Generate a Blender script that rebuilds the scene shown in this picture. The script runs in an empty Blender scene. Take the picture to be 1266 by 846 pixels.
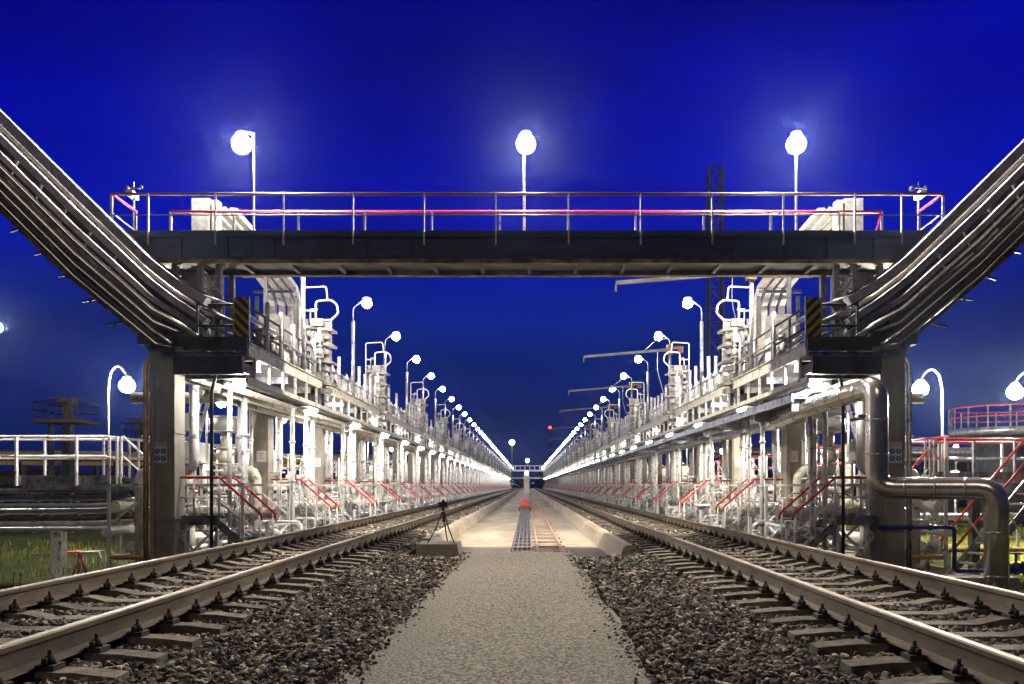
import bpy, math, random
import numpy as np
from mathutils import Vector, Matrix

random.seed(7)
rng = np.random.default_rng(7)
PI = math.pi
sc = bpy.context.scene
col = sc.collection

# ------------------------------------------------------------------ camera
CAMZ = 0.92
HAZE = 0.00016
SUN = 0.30              # faint warm fill added behind the viewer to light front faces
F = 1020.0            # focal length in pixels of the 1266 px wide photograph
cam_d = bpy.data.cameras.new("camera")
cam_d.sensor_width = 36
cam_d.lens = F / 1266 * 36
cam_d.shift_x = -19 / 1266
cam_d.shift_y = 177 / 1266
cam_d.clip_start = 0.05
cam_d.clip_end = 6000
cam = bpy.data.objects.new("camera", cam_d)
cam.location = (0, 0, CAMZ)
cam.rotation_euler = (PI / 2, 0, 0)
col.objects.link(cam)
sc.camera = cam

# ------------------------------------------------------------------ sky (blue hour)
w = bpy.data.worlds.new("World")
sc.world = w
w.use_nodes = True
nt = w.node_tree
nt.nodes.clear()
N = nt.nodes.new
out = N('ShaderNodeOutputWorld')
bg = N('ShaderNodeBackground')
bg.inputs['Strength'].default_value = 1.0
tc = N('ShaderNodeTexCoord')
sep = N('ShaderNodeSeparateXYZ')
ramp = N('ShaderNodeValToRGB')
els = ramp.color_ramp.elements
els[0].position = 0.0; els[0].color = (0.0008, 0.008, 0.05, 1)
els[1].position = 1.0; els[1].color = (0.0003, 0.0004, 0.12, 1)
for p, c in ((0.06, (0.0002, 0.013, 0.12, 1)), (0.18, (0.0001, 0.013, 0.19, 1)),
             (0.28, (0.0001, 0.0045, 0.36, 1)), (0.40, (0.0001, 0.0014, 0.40, 1)), (0.5, (0.0001, 0.0005, 0.20, 1))):
    e = els.new(p); e.color = c
nz = N('ShaderNodeTexNoise'); nz.inputs['Scale'].default_value = 2.4; nz.inputs['Detail'].default_value = 5
mp = N('ShaderNodeMapping'); mp.inputs['Scale'].default_value = (1, 1, 3.5)
mr = N('ShaderNodeMapRange'); mr.inputs['From Min'].default_value = .35; mr.inputs['From Max'].default_value = .7
mr.inputs['To Min'].default_value = .66; mr.inputs['To Max'].default_value = 1.25
mul = N('ShaderNodeVectorMath'); mul.operation = 'SCALE'
sky = N('ShaderNodeTexSky'); sky.sky_type = 'NISHITA'; sky.sun_disc = False
sky.sun_elevation = math.radians(-3); sky.sun_rotation = math.radians(20)
skm = N('ShaderNodeVectorMath'); skm.operation = 'SCALE'; skm.inputs['Scale'].default_value = 0.02
add = N('ShaderNodeVectorMath'); add.operation = 'ADD'
L = nt.links.new
L(tc.outputs['Generated'], sep.inputs[0]); L(sep.outputs['Z'], ramp.inputs['Fac'])
L(tc.outputs['Generated'], mp.inputs[0]); L(mp.outputs[0], nz.inputs['Vector']); L(nz.outputs['Fac'], mr.inputs[0])
bk = N('ShaderNodeMapRange'); bk.inputs['From Min'].default_value = .1; bk.inputs['From Max'].default_value = .74
bk.inputs['To Min'].default_value = .12; bk.inputs['To Max'].default_value = 1.0    # the sky opposite the afterglow is nearly black
mm2 = N('ShaderNodeMath'); mm2.operation = 'MULTIPLY'
L(sep.outputs['Y'], bk.inputs[0]); L(bk.outputs[0], mm2.inputs[0]); L(mr.outputs[0], mm2.inputs[1])
L(ramp.outputs['Color'], mul.inputs[0]); L(mm2.outputs[0], mul.inputs['Scale'])
L(sky.outputs['Color'], skm.inputs[0]); L(mul.outputs[0], add.inputs[0]); L(skm.outputs[0], add.inputs[1])
L(add.outputs[0], bg.inputs['Color']); L(bg.outputs[0], out.inputs[0])

sun_d = bpy.data.lights.new("fill_sun", 'SUN'); sun_d.energy = SUN; sun_d.angle = math.radians(20); sun_d.color = (1, .84, .62)
fill_sun = bpy.data.objects.new("fill_sun", sun_d); fill_sun.rotation_euler = (math.radians(46), 0, math.radians(-14)); col.objects.link(fill_sun)  # added fill light, not a source that belongs to the site
sc.view_settings.view_transform = 'Standard'
sc.view_settings.look = 'None'
sc.view_settings.exposure = 0.0
sc.view_settings.gamma = 1.0
sc.view_settings.use_curve_mapping = False
sc.render.engine = 'CYCLES'
sc.cycles.use_denoising = True
sc.cycles.denoising_input_passes = 'RGB_ALBEDO_NORMAL'
sc.cycles.denoising_prefilter = 'ACCURATE'
sc.cycles.use_light_tree = True
sc.cycles.max_bounces = 5
sc.cycles.diffuse_bounces = 3
sc.cycles.glossy_bounces = 3
sc.cycles.sample_clamp_indirect = 4
sc.cycles.caustics_reflective = False
sc.cycles.caustics_refractive = False

# lamp powers (W), tuned here; each lamp's glass globe itself gives the light
P_BRIDGE, P_POLE, P_UNDER, P_WALK, P_STREET, P_STREET2, P_FLOOD = 14500, 300, 950, 700, 14500, 8500, 2500

# ------------------------------------------------------------------ materials
MATS = {}
def mat(name, c1, c2=None, rough=.6, metal=0., scale=3., lo=.4, hi=.65, bump=0., bscale=40., detail=5., stretch=None, spec=None):
    m = bpy.data.materials.new(name); m.use_nodes = True
    t = m.node_tree; b = t.nodes['Principled BSDF']; lk = t.links.new
    b.inputs['Roughness'].default_value = rough
    b.inputs['Metallic'].default_value = metal
    if spec is not None: b.inputs['Specular IOR Level'].default_value = spec
    c2 = c2 or tuple(x * .7 for x in c1)
    g = t.nodes.new('ShaderNodeNewGeometry')
    mp = t.nodes.new('ShaderNodeMapping'); lk(g.outputs['Position'], mp.inputs[0])
    if stretch: mp.inputs['Scale'].default_value = stretch
    n = t.nodes.new('ShaderNodeTexNoise'); n.inputs['Scale'].default_value = scale; n.inputs['Detail'].default_value = detail
    n.inputs['Roughness'].default_value = .65
    lk(mp.outputs[0], n.inputs['Vector'])
    r = t.nodes.new('ShaderNodeValToRGB')
    r.color_ramp.elements[0].position = lo; r.color_ramp.elements[0].color = (*c2, 1)
    r.color_ramp.elements[1].position = hi; r.color_ramp.elements[1].color = (*c1, 1)
    lk(n.outputs['Fac'], r.inputs[0]); lk(r.outputs[0], b.inputs['Base Color'])
    if bump:
        n2 = t.nodes.new('ShaderNodeTexNoise'); n2.inputs['Scale'].default_value = bscale; n2.inputs['Detail'].default_value = 4
        lk(g.outputs['Position'], n2.inputs['Vector'])
        bp = t.nodes.new('ShaderNodeBump'); bp.inputs['Strength'].default_value = bump; bp.inputs['Distance'].default_value = .02
        lk(n2.outputs['Fac'], bp.inputs['Height']); lk(bp.outputs[0], b.inputs['Normal'])
    MATS[name] = m
    return m

def emis(name, c, s):
    m = bpy.data.materials.new(name); m.use_nodes = True
    t = m.node_tree; t.nodes.clear()
    e = t.nodes.new('ShaderNodeEmission'); e.inputs[0].default_value = (*c, 1); e.inputs[1].default_value = s
    o = t.nodes.new('ShaderNodeOutputMaterial'); t.links.new(e.outputs[0], o.inputs[0])
    MATS[name] = m
    return m

mat('white', (.76, .75, .74), (.15, .12, .09), rough=.38, scale=6, lo=.33, hi=.45, bump=.08, bscale=30)
mat('cream', (.64, .61, .53), (.20, .15, .09), rough=.42, scale=5, lo=.35, hi=.48)
mat('galv', (.50, .51, .54), (.16, .16, .17), rough=.34, metal=.7, scale=6, lo=.35, hi=.6)
mat('darksteel', (.075, .08, .09), (.035, .035, .04), rough=.5, metal=.3, scale=3)
mat('girder', (.045, .065, .14), (.025, .035, .075), rough=.5, metal=.2, scale=2.0, stretch=(.4, 1, 2))
mat('flange', (.26, .21, .14), (.06, .045, .03), rough=.7, metal=.2, scale=4, stretch=(.5, 1, 1))
mat('rust', (.22, .12, .06), (.08, .05, .035), rough=.8, metal=.1, scale=5, bump=.2)
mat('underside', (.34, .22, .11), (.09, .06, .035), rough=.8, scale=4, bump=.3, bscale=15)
mat('silver', (.84, .81, .76), (.62, .58, .52), rough=.22, metal=.75, scale=3, bump=.06, bscale=8)
mat('duct', (.78, .78, .82), (.48, .48, .52), rough=.36, metal=.3, scale=5)
mat('paintgrey', (.15, .15, .16), (.08, .08, .08), rough=.5, scale=9)
mat('ductgrey', (.34, .33, .33), (.2, .19, .18), rough=.5, metal=.2, scale=9)
mat('red', (.62, .03, .03), (.34, .02, .02), rough=.45, scale=8, lo=.3, hi=.5)
mat('litred', (.72, .05, .14), (.5, .04, .10), rough=.4, scale=8)  # red handrail paint with the bridge lamps' light put into the colour
mat('pinkpaint', (.66, .40, .38), (.45, .22, .2), rough=.5, scale=6)
mat('shadered', (.20, .02, .03), (.09, .015, .02), rough=.45, scale=6)  # same red handrail paint, near side's shade put into the colour
mat('yellow', (.55, .40, .12), (.35, .22, .07), rough=.5, scale=8)
mat('bluepipe', (.02, .03, .35), (.01, .015, .2), rough=.4, scale=8)
mat('concrete', (.40, .37, .32), (.20, .18, .15), rough=.85, scale=2.2, lo=.32, hi=.68, bump=.25, bscale=25, stretch=(1, 1, .35))
mat('slab', (.46, .40, .32), (.27, .22, .16), rough=.8, scale=.9, lo=.34, hi=.66, bump=.12, bscale=20, stretch=(1, .25, 1))
mat('sleeper', (.22, .185, .14), (.06, .05, .04), rough=.9, scale=7, lo=.34, hi=.62, bump=.6, bscale=45)
mat('railside', (.155, .115, .07), (.075, .052, .033), rough=.62, metal=.25, scale=6, lo=.38, hi=.62, stretch=(1, .25, 1), bump=.15, bscale=60)
mat('railtop', (.27, .215, .15), (.16, .12, .08), rough=.55, metal=.4, scale=5, stretch=(3, .1, 1))
mat('fast', (.05, .04, .03), (.02, .017, .014), rough=.8, metal=.2, scale=30)
mat('asphalt', (.36, .30, .22), (.02, .017, .012), rough=.85, scale=50, lo=.44, hi=.58, detail=5, bump=.5, bscale=90)
mat('ballast', (.06, .05, .04), (.02, .017, .013), rough=.95, scale=22, bump=1., bscale=30)
mat('lit_lawn', (.36, .34, .02), (.10, .11, .015), rough=.9, scale=1.1, lo=.38, hi=.6, bump=.8, bscale=12)  # grass on the right with the lamplight put into its colour
mat('grass', (.035, .045, .014), (.018, .018, .008), spec=.05, rough=1., scale=.8, lo=.35, hi=.65, bump=.8, bscale=12)  # earth and grass, darkened in colour for the weaker light on the left
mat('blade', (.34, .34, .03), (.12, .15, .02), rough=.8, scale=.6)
mat('dirt', (.19, .16, .12), (.08, .065, .05), rough=.95, scale=1.6, bump=.6, bscale=20)
mat('black', (.012, .012, .013), (.02, .02, .02), rough=.5, scale=8)
mat('plasticwhite', (.72, .72, .70), (.6, .6, .6), rough=.4, scale=8)
mat('signblue', (.02, .10, .36), (.02, .08, .3), rough=.4, scale=8)
mat('foliage', (.028, .045, .02), (.012, .02, .01), rough=.9, scale=1)
_t = MATS['sleeper'].node_tree; _b = _t.nodes['Principled BSDF']; _src = _b.inputs['Base Color'].links[0].from_socket
_oi = _t.nodes.new('ShaderNodeObjectInfo'); _mr = _t.nodes.new('ShaderNodeMapRange'); _mr.inputs['To Min'].default_value = .55; _mr.inputs['To Max'].default_value = 1.35
_hs = _t.nodes.new('ShaderNodeHueSaturation'); _t.links.new(_oi.outputs['Random'], _mr.inputs[0]); _t.links.new(_mr.outputs[0], _hs.inputs['Value'])
_t.links.new(_src, _hs.inputs['Color']); _t.links.new(_hs.outputs[0], _b.inputs['Base Color'])
# stones: colour varies from stone to stone
m = bpy.data.materials.new('stone'); m.use_nodes = True; t = m.node_tree; b = t.nodes['Principled BSDF']
b.inputs['Roughness'].default_value = .85
g = t.nodes.new('ShaderNodeNewGeometry'); r = t.nodes.new('ShaderNodeValToRGB')
r.color_ramp.elements[0].color = (.02, .017, .015, 1); r.color_ramp.elements[1].color = (.66, .56, .42, 1)
e = r.color_ramp.elements.new(.65); e.color = (.12, .105, .085, 1)
t.links.new(g.outputs['Random Per Island'], r.inputs[0]); t.links.new(r.outputs[0], b.inputs['Base Color'])
MATS['stone'] = m
# hazard stripes (black/yellow at 45 degrees)
m = bpy.data.materials.new('hazard'); m.use_nodes = True; t = m.node_tree; b = t.nodes['Principled BSDF']; lk = t.links.new
tc = t.nodes.new('ShaderNodeTexCoord'); s = t.nodes.new('ShaderNodeSeparateXYZ'); lk(tc.outputs['Object'], s.inputs[0])
a = t.nodes.new('ShaderNodeMath'); a.operation = 'ADD'; lk(s.outputs['X'], a.inputs[0]); lk(s.outputs['Z'], a.inputs[1])
mo = t.nodes.new('ShaderNodeMath'); mo.operation = 'PINGPONG'; mo.inputs[1].default_value = .105; lk(a.outputs[0], mo.inputs[0])
gt = t.nodes.new('ShaderNodeMath'); gt.operation = 'GREATER_THAN'; gt.inputs[1].default_value = .055; lk(mo.outputs[0], gt.inputs[0])
mx = t.nodes.new('ShaderNodeMix'); mx.data_type = 'RGBA'; lk(gt.outputs[0], mx.inputs['Factor'])
mx.inputs['A'].default_value = (.02, .02, .02, 1); mx.inputs['B'].default_value = (.42, .30, .03, 1); lk(mx.outputs['Result'], b.inputs['Base Color'])
MATS['hazard'] = m
def globe(name, c, P, r): emis(name, c, P / (4 * PI ** 2) / (PI * r * r))
emis('lampglass', (1., .93, .84), 40)
globe('glass_bridge', (1, .90, .74), P_BRIDGE, .21)
globe('glass_pole', (.97, .97, 1), P_POLE, .16)
globe('glass_under', (1, .94, .86), P_UNDER, .14)
globe('glass_walk', (1, .90, .75), P_WALK, .14)
globe('glass_street', (1, .92, .75), P_STREET, .21)
globe('glass_street_dim', (1, .92, .82), P_STREET2, .21)
globe('glass_flood', (1, .90, .76), P_FLOOD, .17)
emis('greenlamp', (.8, 1., .45), 40)
emis('redlamp', (1., .05, .03), 8)

# ------------------------------------------------------------------ mesh builder
class MB:
    def __init__(s): s.v = []; s.f = []; s.sm = []
    def add(s, vs, fs, smooth=False):
        o = len(s.v); s.v.extend([tuple(p) for p in vs]); s.f.extend([tuple(i + o for i in f) for f in fs]); s.sm.extend([smooth] * len(fs)); return s
    def box(s, x0, x1, y0, y1, z0, z1):
        vs = [(x0, y0, z0), (x1, y0, z0), (x1, y1, z0), (x0, y1, z0), (x0, y0, z1), (x1, y0, z1), (x1, y1, z1), (x0, y1, z1)]
        return s.add(vs, [(0, 3, 2, 1), (4, 5, 6, 7), (0, 1, 5, 4), (1, 2, 6, 5), (2, 3, 7, 6), (3, 0, 4, 7)])
    def beam(s, p0, p1, w, h, up=(0, 0, 1)):
        p0 = Vector(p0); p1 = Vector(p1); d = (p1 - p0).normalized(); u = Vector(up)
        if abs(d.dot(u)) > .99: u = Vector((0, 1, 0))
        a = d.cross(u).normalized() * w / 2; b = a.normalized().cross(d).normalized() * h / 2
        vs = [p + q for p in (p0, p1) for q in (-a - b, a - b, a + b, -a + b)]
        return s.add(vs, [(0, 1, 2, 3), (7, 6, 5, 4), (0, 4, 5, 1), (1, 5, 6, 2), (2, 6, 7, 3), (3, 7, 4, 0)])
    def pipe(s, path, r, n=10, bend=0., r1=None):
        P = [Vector(p) for p in path]
        if bend > 0 and len(P) > 2:
            Q = [P[0]]
            for i in range(1, len(P) - 1):
                a = (P[i - 1] - P[i]); b_ = (P[i + 1] - P[i])
                k = min(bend, a.length * .48, b_.length * .48)
                A = P[i] + a.normalized() * k; B = P[i] + b_.normalized() * k
                for j in range(5):
                    u = j / 4; Q.append(A * (1 - u) ** 2 + P[i] * 2 * u * (1 - u) + B * u * u)
            Q.append(P[-1]); P = Q
        d0 = (P[1] - P[0]).normalized()
        u = Vector((0, 0, 1)) if abs(d0.z) < .9 else Vector((1, 0, 0))
        u = (u - d0 * u.dot(d0)).normalized()
        vs = []; m_ = len(P)
        for i, p in enumerate(P):
            da = (P[i] - P[i - 1]).normalized() if i else d0
            db = (P[i + 1] - P[i]).normalized() if i < m_ - 1 else da
            dd = (da + db)
            dd = dd.normalized() if dd.length > 1e-6 else da
            u = (u - dd * u.dot(dd)).normalized(); v = dd.cross(u)
            cs = max(.5, dd.dot(db)); rr = (r if r1 is None else r + (r1 - r) * i / (m_ - 1)) / (cs ** .5)
            for k in range(n):
                t_ = 2 * PI * k / n; vs.append(p + (u * math.cos(t_) + v * math.sin(t_)) * rr)
        fs = [(i * n + k, i * n + (k + 1) % n, (i + 1) * n + (k + 1) % n, (i + 1) * n + k) for i in range(m_ - 1) for k in range(n)]
        s.add(vs, fs, n > 5)
        o = len(s.v) - len(vs)
        s.f.append(tuple(o + k for k in reversed(range(n)))); s.sm.append(False)
        s.f.append(tuple(o + (m_ - 1) * n + k for k in range(n))); s.sm.append(False)
        return s
    def flange(s, p, d, r, t=.03, n=12):
        p = Vector(p); d = Vector(d).normalized(); return s.pipe([p - d * t / 2, p + d * t / 2], r, n)
    def ring(s, c, ax, R, r, n=14, k=5):
        ax = Vector(ax).normalized(); u = Vector((0, 0, 1)) if abs(ax.z) < .9 else Vector((1, 0, 0))
        u = (u - ax * u.dot(ax)).normalized(); v = ax.cross(u); c = Vector(c); vs = []
        for i in range(n):
            a = 2 * PI * i / n; e_ = u * math.cos(a) + v * math.sin(a)
            for j in range(k):
                b_ = 2 * PI * j / k; vs.append(c + e_ * (R + r * math.cos(b_)) + ax * r * math.sin(b_))
        return s.add(vs, [(i * k + j, i * k + (j + 1) % k, ((i + 1) % n) * k + (j + 1) % k, ((i + 1) % n) * k + j) for i in range(n) for j in range(k)], True)
    def wheel(s, c, ax, R):
        s.ring(c, ax, R, R * .1); ax = Vector(ax).normalized(); u = Vector((0, 0, 1)) if abs(ax.z) < .9 else Vector((1, 0, 0)); v = ax.cross(u)
        c = Vector(c)
        s.pipe([c - u * R, c + u * R], R * .07, 4); s.pipe([c - v * R, c + v * R], R * .07, 4); return s
    def ball(s, c, r, n=10, m_=6, sz=1., z0=-1., z1=1.):
        vs = []; c = Vector(c)
        for i in range(m_ + 1):
            zz = z0 + (z1 - z0) * i / m_; th = math.asin(max(-1, min(1, zz)))
            for k in range(n):
                a = 2 * PI * k / n; vs.append(c + Vector((r * math.cos(th) * math.cos(a), r * math.cos(th) * math.sin(a), r * sz * math.sin(th))))
        return s.add(vs, [(i * n + k, i * n + (k + 1) % n, (i + 1) * n + (k + 1) % n, (i + 1) * n + k) for i in range(m_) for k in range(n)], True)
    def prism(s, prof, y0, y1):      # profile in xz extruded along y
        n = len(prof)
        vs = [(x, y0, z) for x, z in prof] + [(x, y1, z) for x, z in prof]
        return s.add(vs, [tuple(range(n)), tuple(reversed(range(n, 2 * n)))] + [((i + 1) % n, i, n + i, n + (i + 1) % n) for i in range(n)])
    def xf(s, M):
        s.v = [tuple(M @ Vector(p)) for p in s.v]; return s
    def join(s, o): return s.add(o.v, o.f) if False else (s._j(o))
    def _j(s, o):
        k = len(s.v); s.v.extend(o.v); s.f.extend([tuple(i + k for i in f) for f in o.f]); s.sm.extend(o.sm); return s

def mkmesh(name, parts):          # parts: [(MB, material name)]
    me = bpy.data.meshes.new(name); v = []; f = []; sm = []; mi = []; mats = []
    for mb, mn in parts:
        if mn not in mats: mats.append(mn)
        k = len(v); v.extend(mb.v); f.extend([tuple(i + k for i in q) for q in mb.f]); sm.extend(mb.sm); mi.extend([mats.index(mn)] * len(mb.f))
    me.from_pydata(v, [], f)
    for mn in mats: me.materials.append(MATS[mn])
    me.polygons.foreach_set('use_smooth', sm); me.polygons.foreach_set('material_index', mi); me.update()
    return me

def link(name, data, parent=None, loc=(0, 0, 0), sx=1):
    o = bpy.data.objects.new(name, data); col.objects.link(o)
    if parent: o.parent = parent
    else: o.location = loc; o.scale = (sx, 1, 1)
    return o

def tag(o, label, cat, group=None, kind=None):
    if label: o['label'] = label
    if cat: o['category'] = cat
    if group: o['group'] = group
    if kind: o['kind'] = kind
    return o

def structure(name, mb, m):
    o = link(name, mkmesh(name, [(mb, m)])); o['kind'] = 'structure'; return o

# a thing from parts: {part: (MB, mat)} list; sub-parts named "part/sub"
def thing(name, label, cat, loc, parts, group=None, sx=1, world=False):
    root = link(name, None, None, loc, sx); tag(root, label, cat, group); made = {}
    for pn, mb, mn in expand(parts):
        if world: mb.v = [(x - loc[0], y - loc[1], z - loc[2]) for x, y, z in mb.v]
        nm = pn.split('/')[-1]; par = made[pn.split('/')[0]] if '/' in pn else root
        o = link(nm, mkmesh(nm, [(mb, mn)]), par); made[pn] = o
    return root

SPLIT = {'post', 'leg', 'cladding_band', 'tread', 'back_rail_post', 'baluster', 'bracket', 'web_stiffener', 'riser', 'striped_panel', 'support_post', 'clamps', 'elbow_pipe', 'lifting_arm', 'coupling'}
def split(mb):
    par = list(range(len(mb.v)))
    def fd(a):
        while par[a] != a: par[a] = par[par[a]]; a = par[a]
        return a
    for f in mb.f:
        r0 = fd(f[0])
        for q in f[1:]: par[fd(q)] = r0
    g = {}
    for i, f in enumerate(mb.f): g.setdefault(fd(f[0]), []).append(i)
    outl = []
    for ids in g.values():
        m_ = MB(); mp_ = {}
        for i in ids:
            for q in mb.f[i]:
                if q not in mp_: mp_[q] = len(m_.v); m_.v.append(mb.v[q])
            m_.f.append(tuple(mp_[q] for q in mb.f[i])); m_.sm.append(mb.sm[i])
        outl.append(m_)
    return outl
def expand(parts):
    res = []
    for pn, mb, mn in parts:
        if pn in SPLIT: res += [(pn, q, mn) for q in split(mb)]
        else: res.append((pn, mb, mn))
    return res

class Proto:                      # one kind of repeated thing: near copies keep parts, far copies are one mesh
    def __init__(s, name, cat, group, parts):
        s.name, s.cat, s.group = name, cat, group
        s.parts = [(pn, mkmesh(pn.split('/')[-1], [(mb, mn)])) for pn, mb, mn in expand(parts)]
        s.one = mkmesh(name, [(mb, mn) for _, mb, mn in parts])
    def place(s, loc, label, sx=1, far=False, group=None, rotz=0):
        if far: root = link(s.name, s.one, None, loc, sx)
        else:
            root = link(s.name, None, None, loc, sx); made = {}
            for pn, me in s.parts:
                made[pn] = link(pn.split('/')[-1], me, made[pn.split('/')[0]] if '/' in pn else root)
        root.rotation_euler = (0, 0, rotz)
        tag(root, label, s.cat, group or s.group)
        return root

def plight(name, power, color=(1, .93, .82), r=.12):
    l = bpy.data.lights.new(name, 'POINT'); l.energy = power; l.color = color; l.shadow_soft_size = r; return l

def X(px, D): return (px - 652) * D / F
def Z(py, D): return CAMZ + (600 - py) * D / F
def Pt(px, py, D): return (X(px, D), D, Z(py, D))

O1 = "zeroth first second third fourth fifth sixth seventh eighth ninth tenth eleventh twelfth thirteenth fourteenth fifteenth sixteenth seventeenth eighteenth nineteenth".split()
T1 = {2: 'twent', 3: 'thirt', 4: 'fort', 5: 'fift', 6: 'sixt', 7: 'sevent', 8: 'eight', 9: 'ninet'}
def nth(n):
    if n < 20: return O1[n]
    if n < 100:
        return T1[n // 10] + ('ieth' if n % 10 == 0 else 'y-' + O1[n % 10])
    return ('one' if n < 200 else 'two') + ' hundred ' + (('and ' + nth(n % 100)) if n % 100 else '') + ('th' if n % 100 == 0 else '')
SIDE = {-1: 'left', 1: 'right'}

# =================================================================== GROUND
YE = 300.0
gm = MB()
xs = [-3000, -400, -120, -60, -40, -30, -25, -20, -16, -13, -11, 11, 13, 16, 20, 25, 30, 40, 60, 120, 400, 3000]
ys = [-200, -10, 0, 5, 10, 14, 18, 22, 26, 30, 36, 44, 60, 100, 200, 400, 1000, 4000]
vs = []
for y in ys:
    for x in xs:
        z = -1.35
        if abs(x) > 11.5 and abs(x) < 100 and 0 < y < 150: z += .16 * math.sin(x * .7 + y * .45) + .1 * math.sin(y * .9 - x * .3)
        vs.append((x, y, z))
nx = len(xs)
gm.add(vs, [(j * nx + i, j * nx + i + 1, (j + 1) * nx + i + 1, (j + 1) * nx + i) for j in range(len(ys) - 1) for i in range(nx - 1)], True)
structure('ground', gm, 'grass')

YT = 13.75   # the concrete trench starts here
BZ = -.282
e1 = MB().prism([(-6.9, -1.34), (-5.65, BZ), (5.25, BZ), (6.5, -1.34)], -12, YT)
structure('ballast_bed', e1, 'ballast')
e2 = MB().prism([(-6.9, -1.34), (-5.65, BZ), (-2.12, BZ), (-2.12, -1.34)], YT, YE + 60)
e2.prism([(1.88, -1.34), (1.88, BZ), (5.25, BZ), (6.5, -1.34)], YT, YE + 60)
structure('ballast_bed', e2, 'ballast')
for s in (-1, 1):
    x0, x1 = sorted((s * 6.1, s * 9.3))
    structure('concrete_apron', MB().box(x0, x1, 16.4, YE, -1.345, -.93), 'slab')
# path
pm = MB()
n = 34
vs = []
for i in range(n + 1):
    y = -8 + (YT + .02 + 8) * i / n
    jl = .035 * math.sin(y * 2.3) + .02 * math.sin(y * 7.1); jr = .035 * math.sin(y * 1.9 + 1) + .02 * math.sin(y * 6.3)
    for x, z in ((-1.18 + jl, -.36), (-1.06 + jl, -.205), (-.5, -.19), (.2, -.187), (.73 + jr, -.2), (.86 + jr, -.36)):
        vs.append((x, y, z))
pm.add(vs, [(j * 6 + i, j * 6 + i + 1, (j + 1) * 6 + i + 1, (j + 1) * 6 + i) for j in range(n) for i in range(5)], True)
pm.add([vs[-6], vs[-5], vs[-4], vs[-3], vs[-2], vs[-1], (.8, YT + .02, -1.0), (-1.12, YT + .02, -1.0)], [tuple(range(8))])
structure('path', pm, 'asphalt')
# trench: floor slabs and sloping side walls
TZ = -.50
fl = MB(); y = YT
while y < YE + 40:
    y2 = y + 3.0
    fl.box(-2.1, -.36, y, y2 - .025, -1.3, TZ + random.uniform(-.004, .004))
    fl.box(.10, 1.85, y, y2 - .025, -1.3, TZ + random.uniform(-.004, .004)); y = y2
fl.box(-.36, .10, YT, YE + 40, -1.3, TZ - .09)
structure('trench_floor', fl, 'slab')
for s, xt, xb in ((-1, -2.16, -1.86), (1, 1.92, 1.62)):
    wm = MB(); y = YT + 3.2 if s < 0 else YT + 1.2
    while y < YE + 40:
        y2 = y + 1.5
        wm.prism([(xt, TZ - .1), (xt, -.17), (xt - s * .14, -.17), (xt - s * .19, -.22), (xb, TZ - .1)] if s > 0 else
                 [(xb, TZ - .1), (xt + .19, -.22), (xt + .14, -.17), (xt, -.17), (xt, TZ - .1)], y, y2 - .03)
        y = y2
    structure('trench_wall', wm, 'slab')

# =================================================================== TRACKS
def rail_obj(x, label):
    prof = [(-.075, -.18), (.075, -.18), (.072, -.168), (.012, -.15), (.009, -.055), (.036, -.038), (.037, -.008), (.028, 0), (-.028, 0), (-.037, -.008), (-.036, -.038), (-.009, -.055), (-.012, -.15), (-.072, -.168)]
    a = MB().prism([(x + p, z) for p, z in prof], -3, YE + 40)
    top = MB().box(x - .027, x + .027, -3, YE + 40, -.003, .0015)
    r = thing('steel_rail', label, 'rail', (x, 5, -.18), [('rail_body', a, 'railside'), ('running_surface', top, 'railtop')], 'rails of the two tracks', world=True)
TR = {-1: -3.805, 1: 3.395}
for s in (-1, 1):
    for k, wd in ((-s, 'inner rail, nearest the central path, of the %s track' % SIDE[s]), (s, 'outer rail, beside the rack, of the %s track' % SIDE[s])):
        rail_obj(TR[s] + k * .795, 'rusty ' + wd)
# sleepers
def sleeper_mb():
    m = MB(); hw = .112
    prof = [(-1.35, -.26), (-1.35, -.045), (-1.1, -.02), (-.55, -.012), (-.35, -.055), (.35, -.055), (.55, -.012), (1.1, -.02), (1.35, -.045), (1.35, -.26)]
    nn = len(prof)
    vs = [(x, -hw, z) if z < -.2 else (x, -hw + .02, z) for x, z in prof] + [(x, hw, z) if z < -.2 else (x, hw - .02, z) for x, z in prof]
    vs = [(x + random.uniform(-.006, .006), y, z + random.uniform(-.003, .003)) for x, y, z in vs]
    m.add(vs, [tuple(range(nn)), tuple(reversed(range(nn, 2 * nn)))] + [((i + 1) % nn, i, nn + i, nn + (i + 1) % nn) for i in range(nn)])
    return m
def fast_mb(x):
    m = MB()
    m.box(x - .06, x + .06, -.065, .065, -.02, .018)
    m.pipe([(x, 0, .017), (x, 0, .07)], .045, 6, 0, .025)
    m.pipe([(x, 0, .03), (x, 0, .058)], .03, 6); m.pipe([(x, 0, .05), (x, 0, .105)], .013, 6)
    m.pipe([(x + .0, -.055, .02), (x, -.055, .062)], .02, 6)
    return m
fx = [(-1, -.795 - .115), (-1, -.795 + .115), (1, .795 - .115), (1, .795 + .115)]
SP = Proto('sleeper', 'sleeper', 'sleepers under the tracks', [('concrete_beam', sleeper_mb(), 'sleeper')] + [('fastener', fast_mb(x), 'fast') for _, x in fx])
SPY = {}
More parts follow.
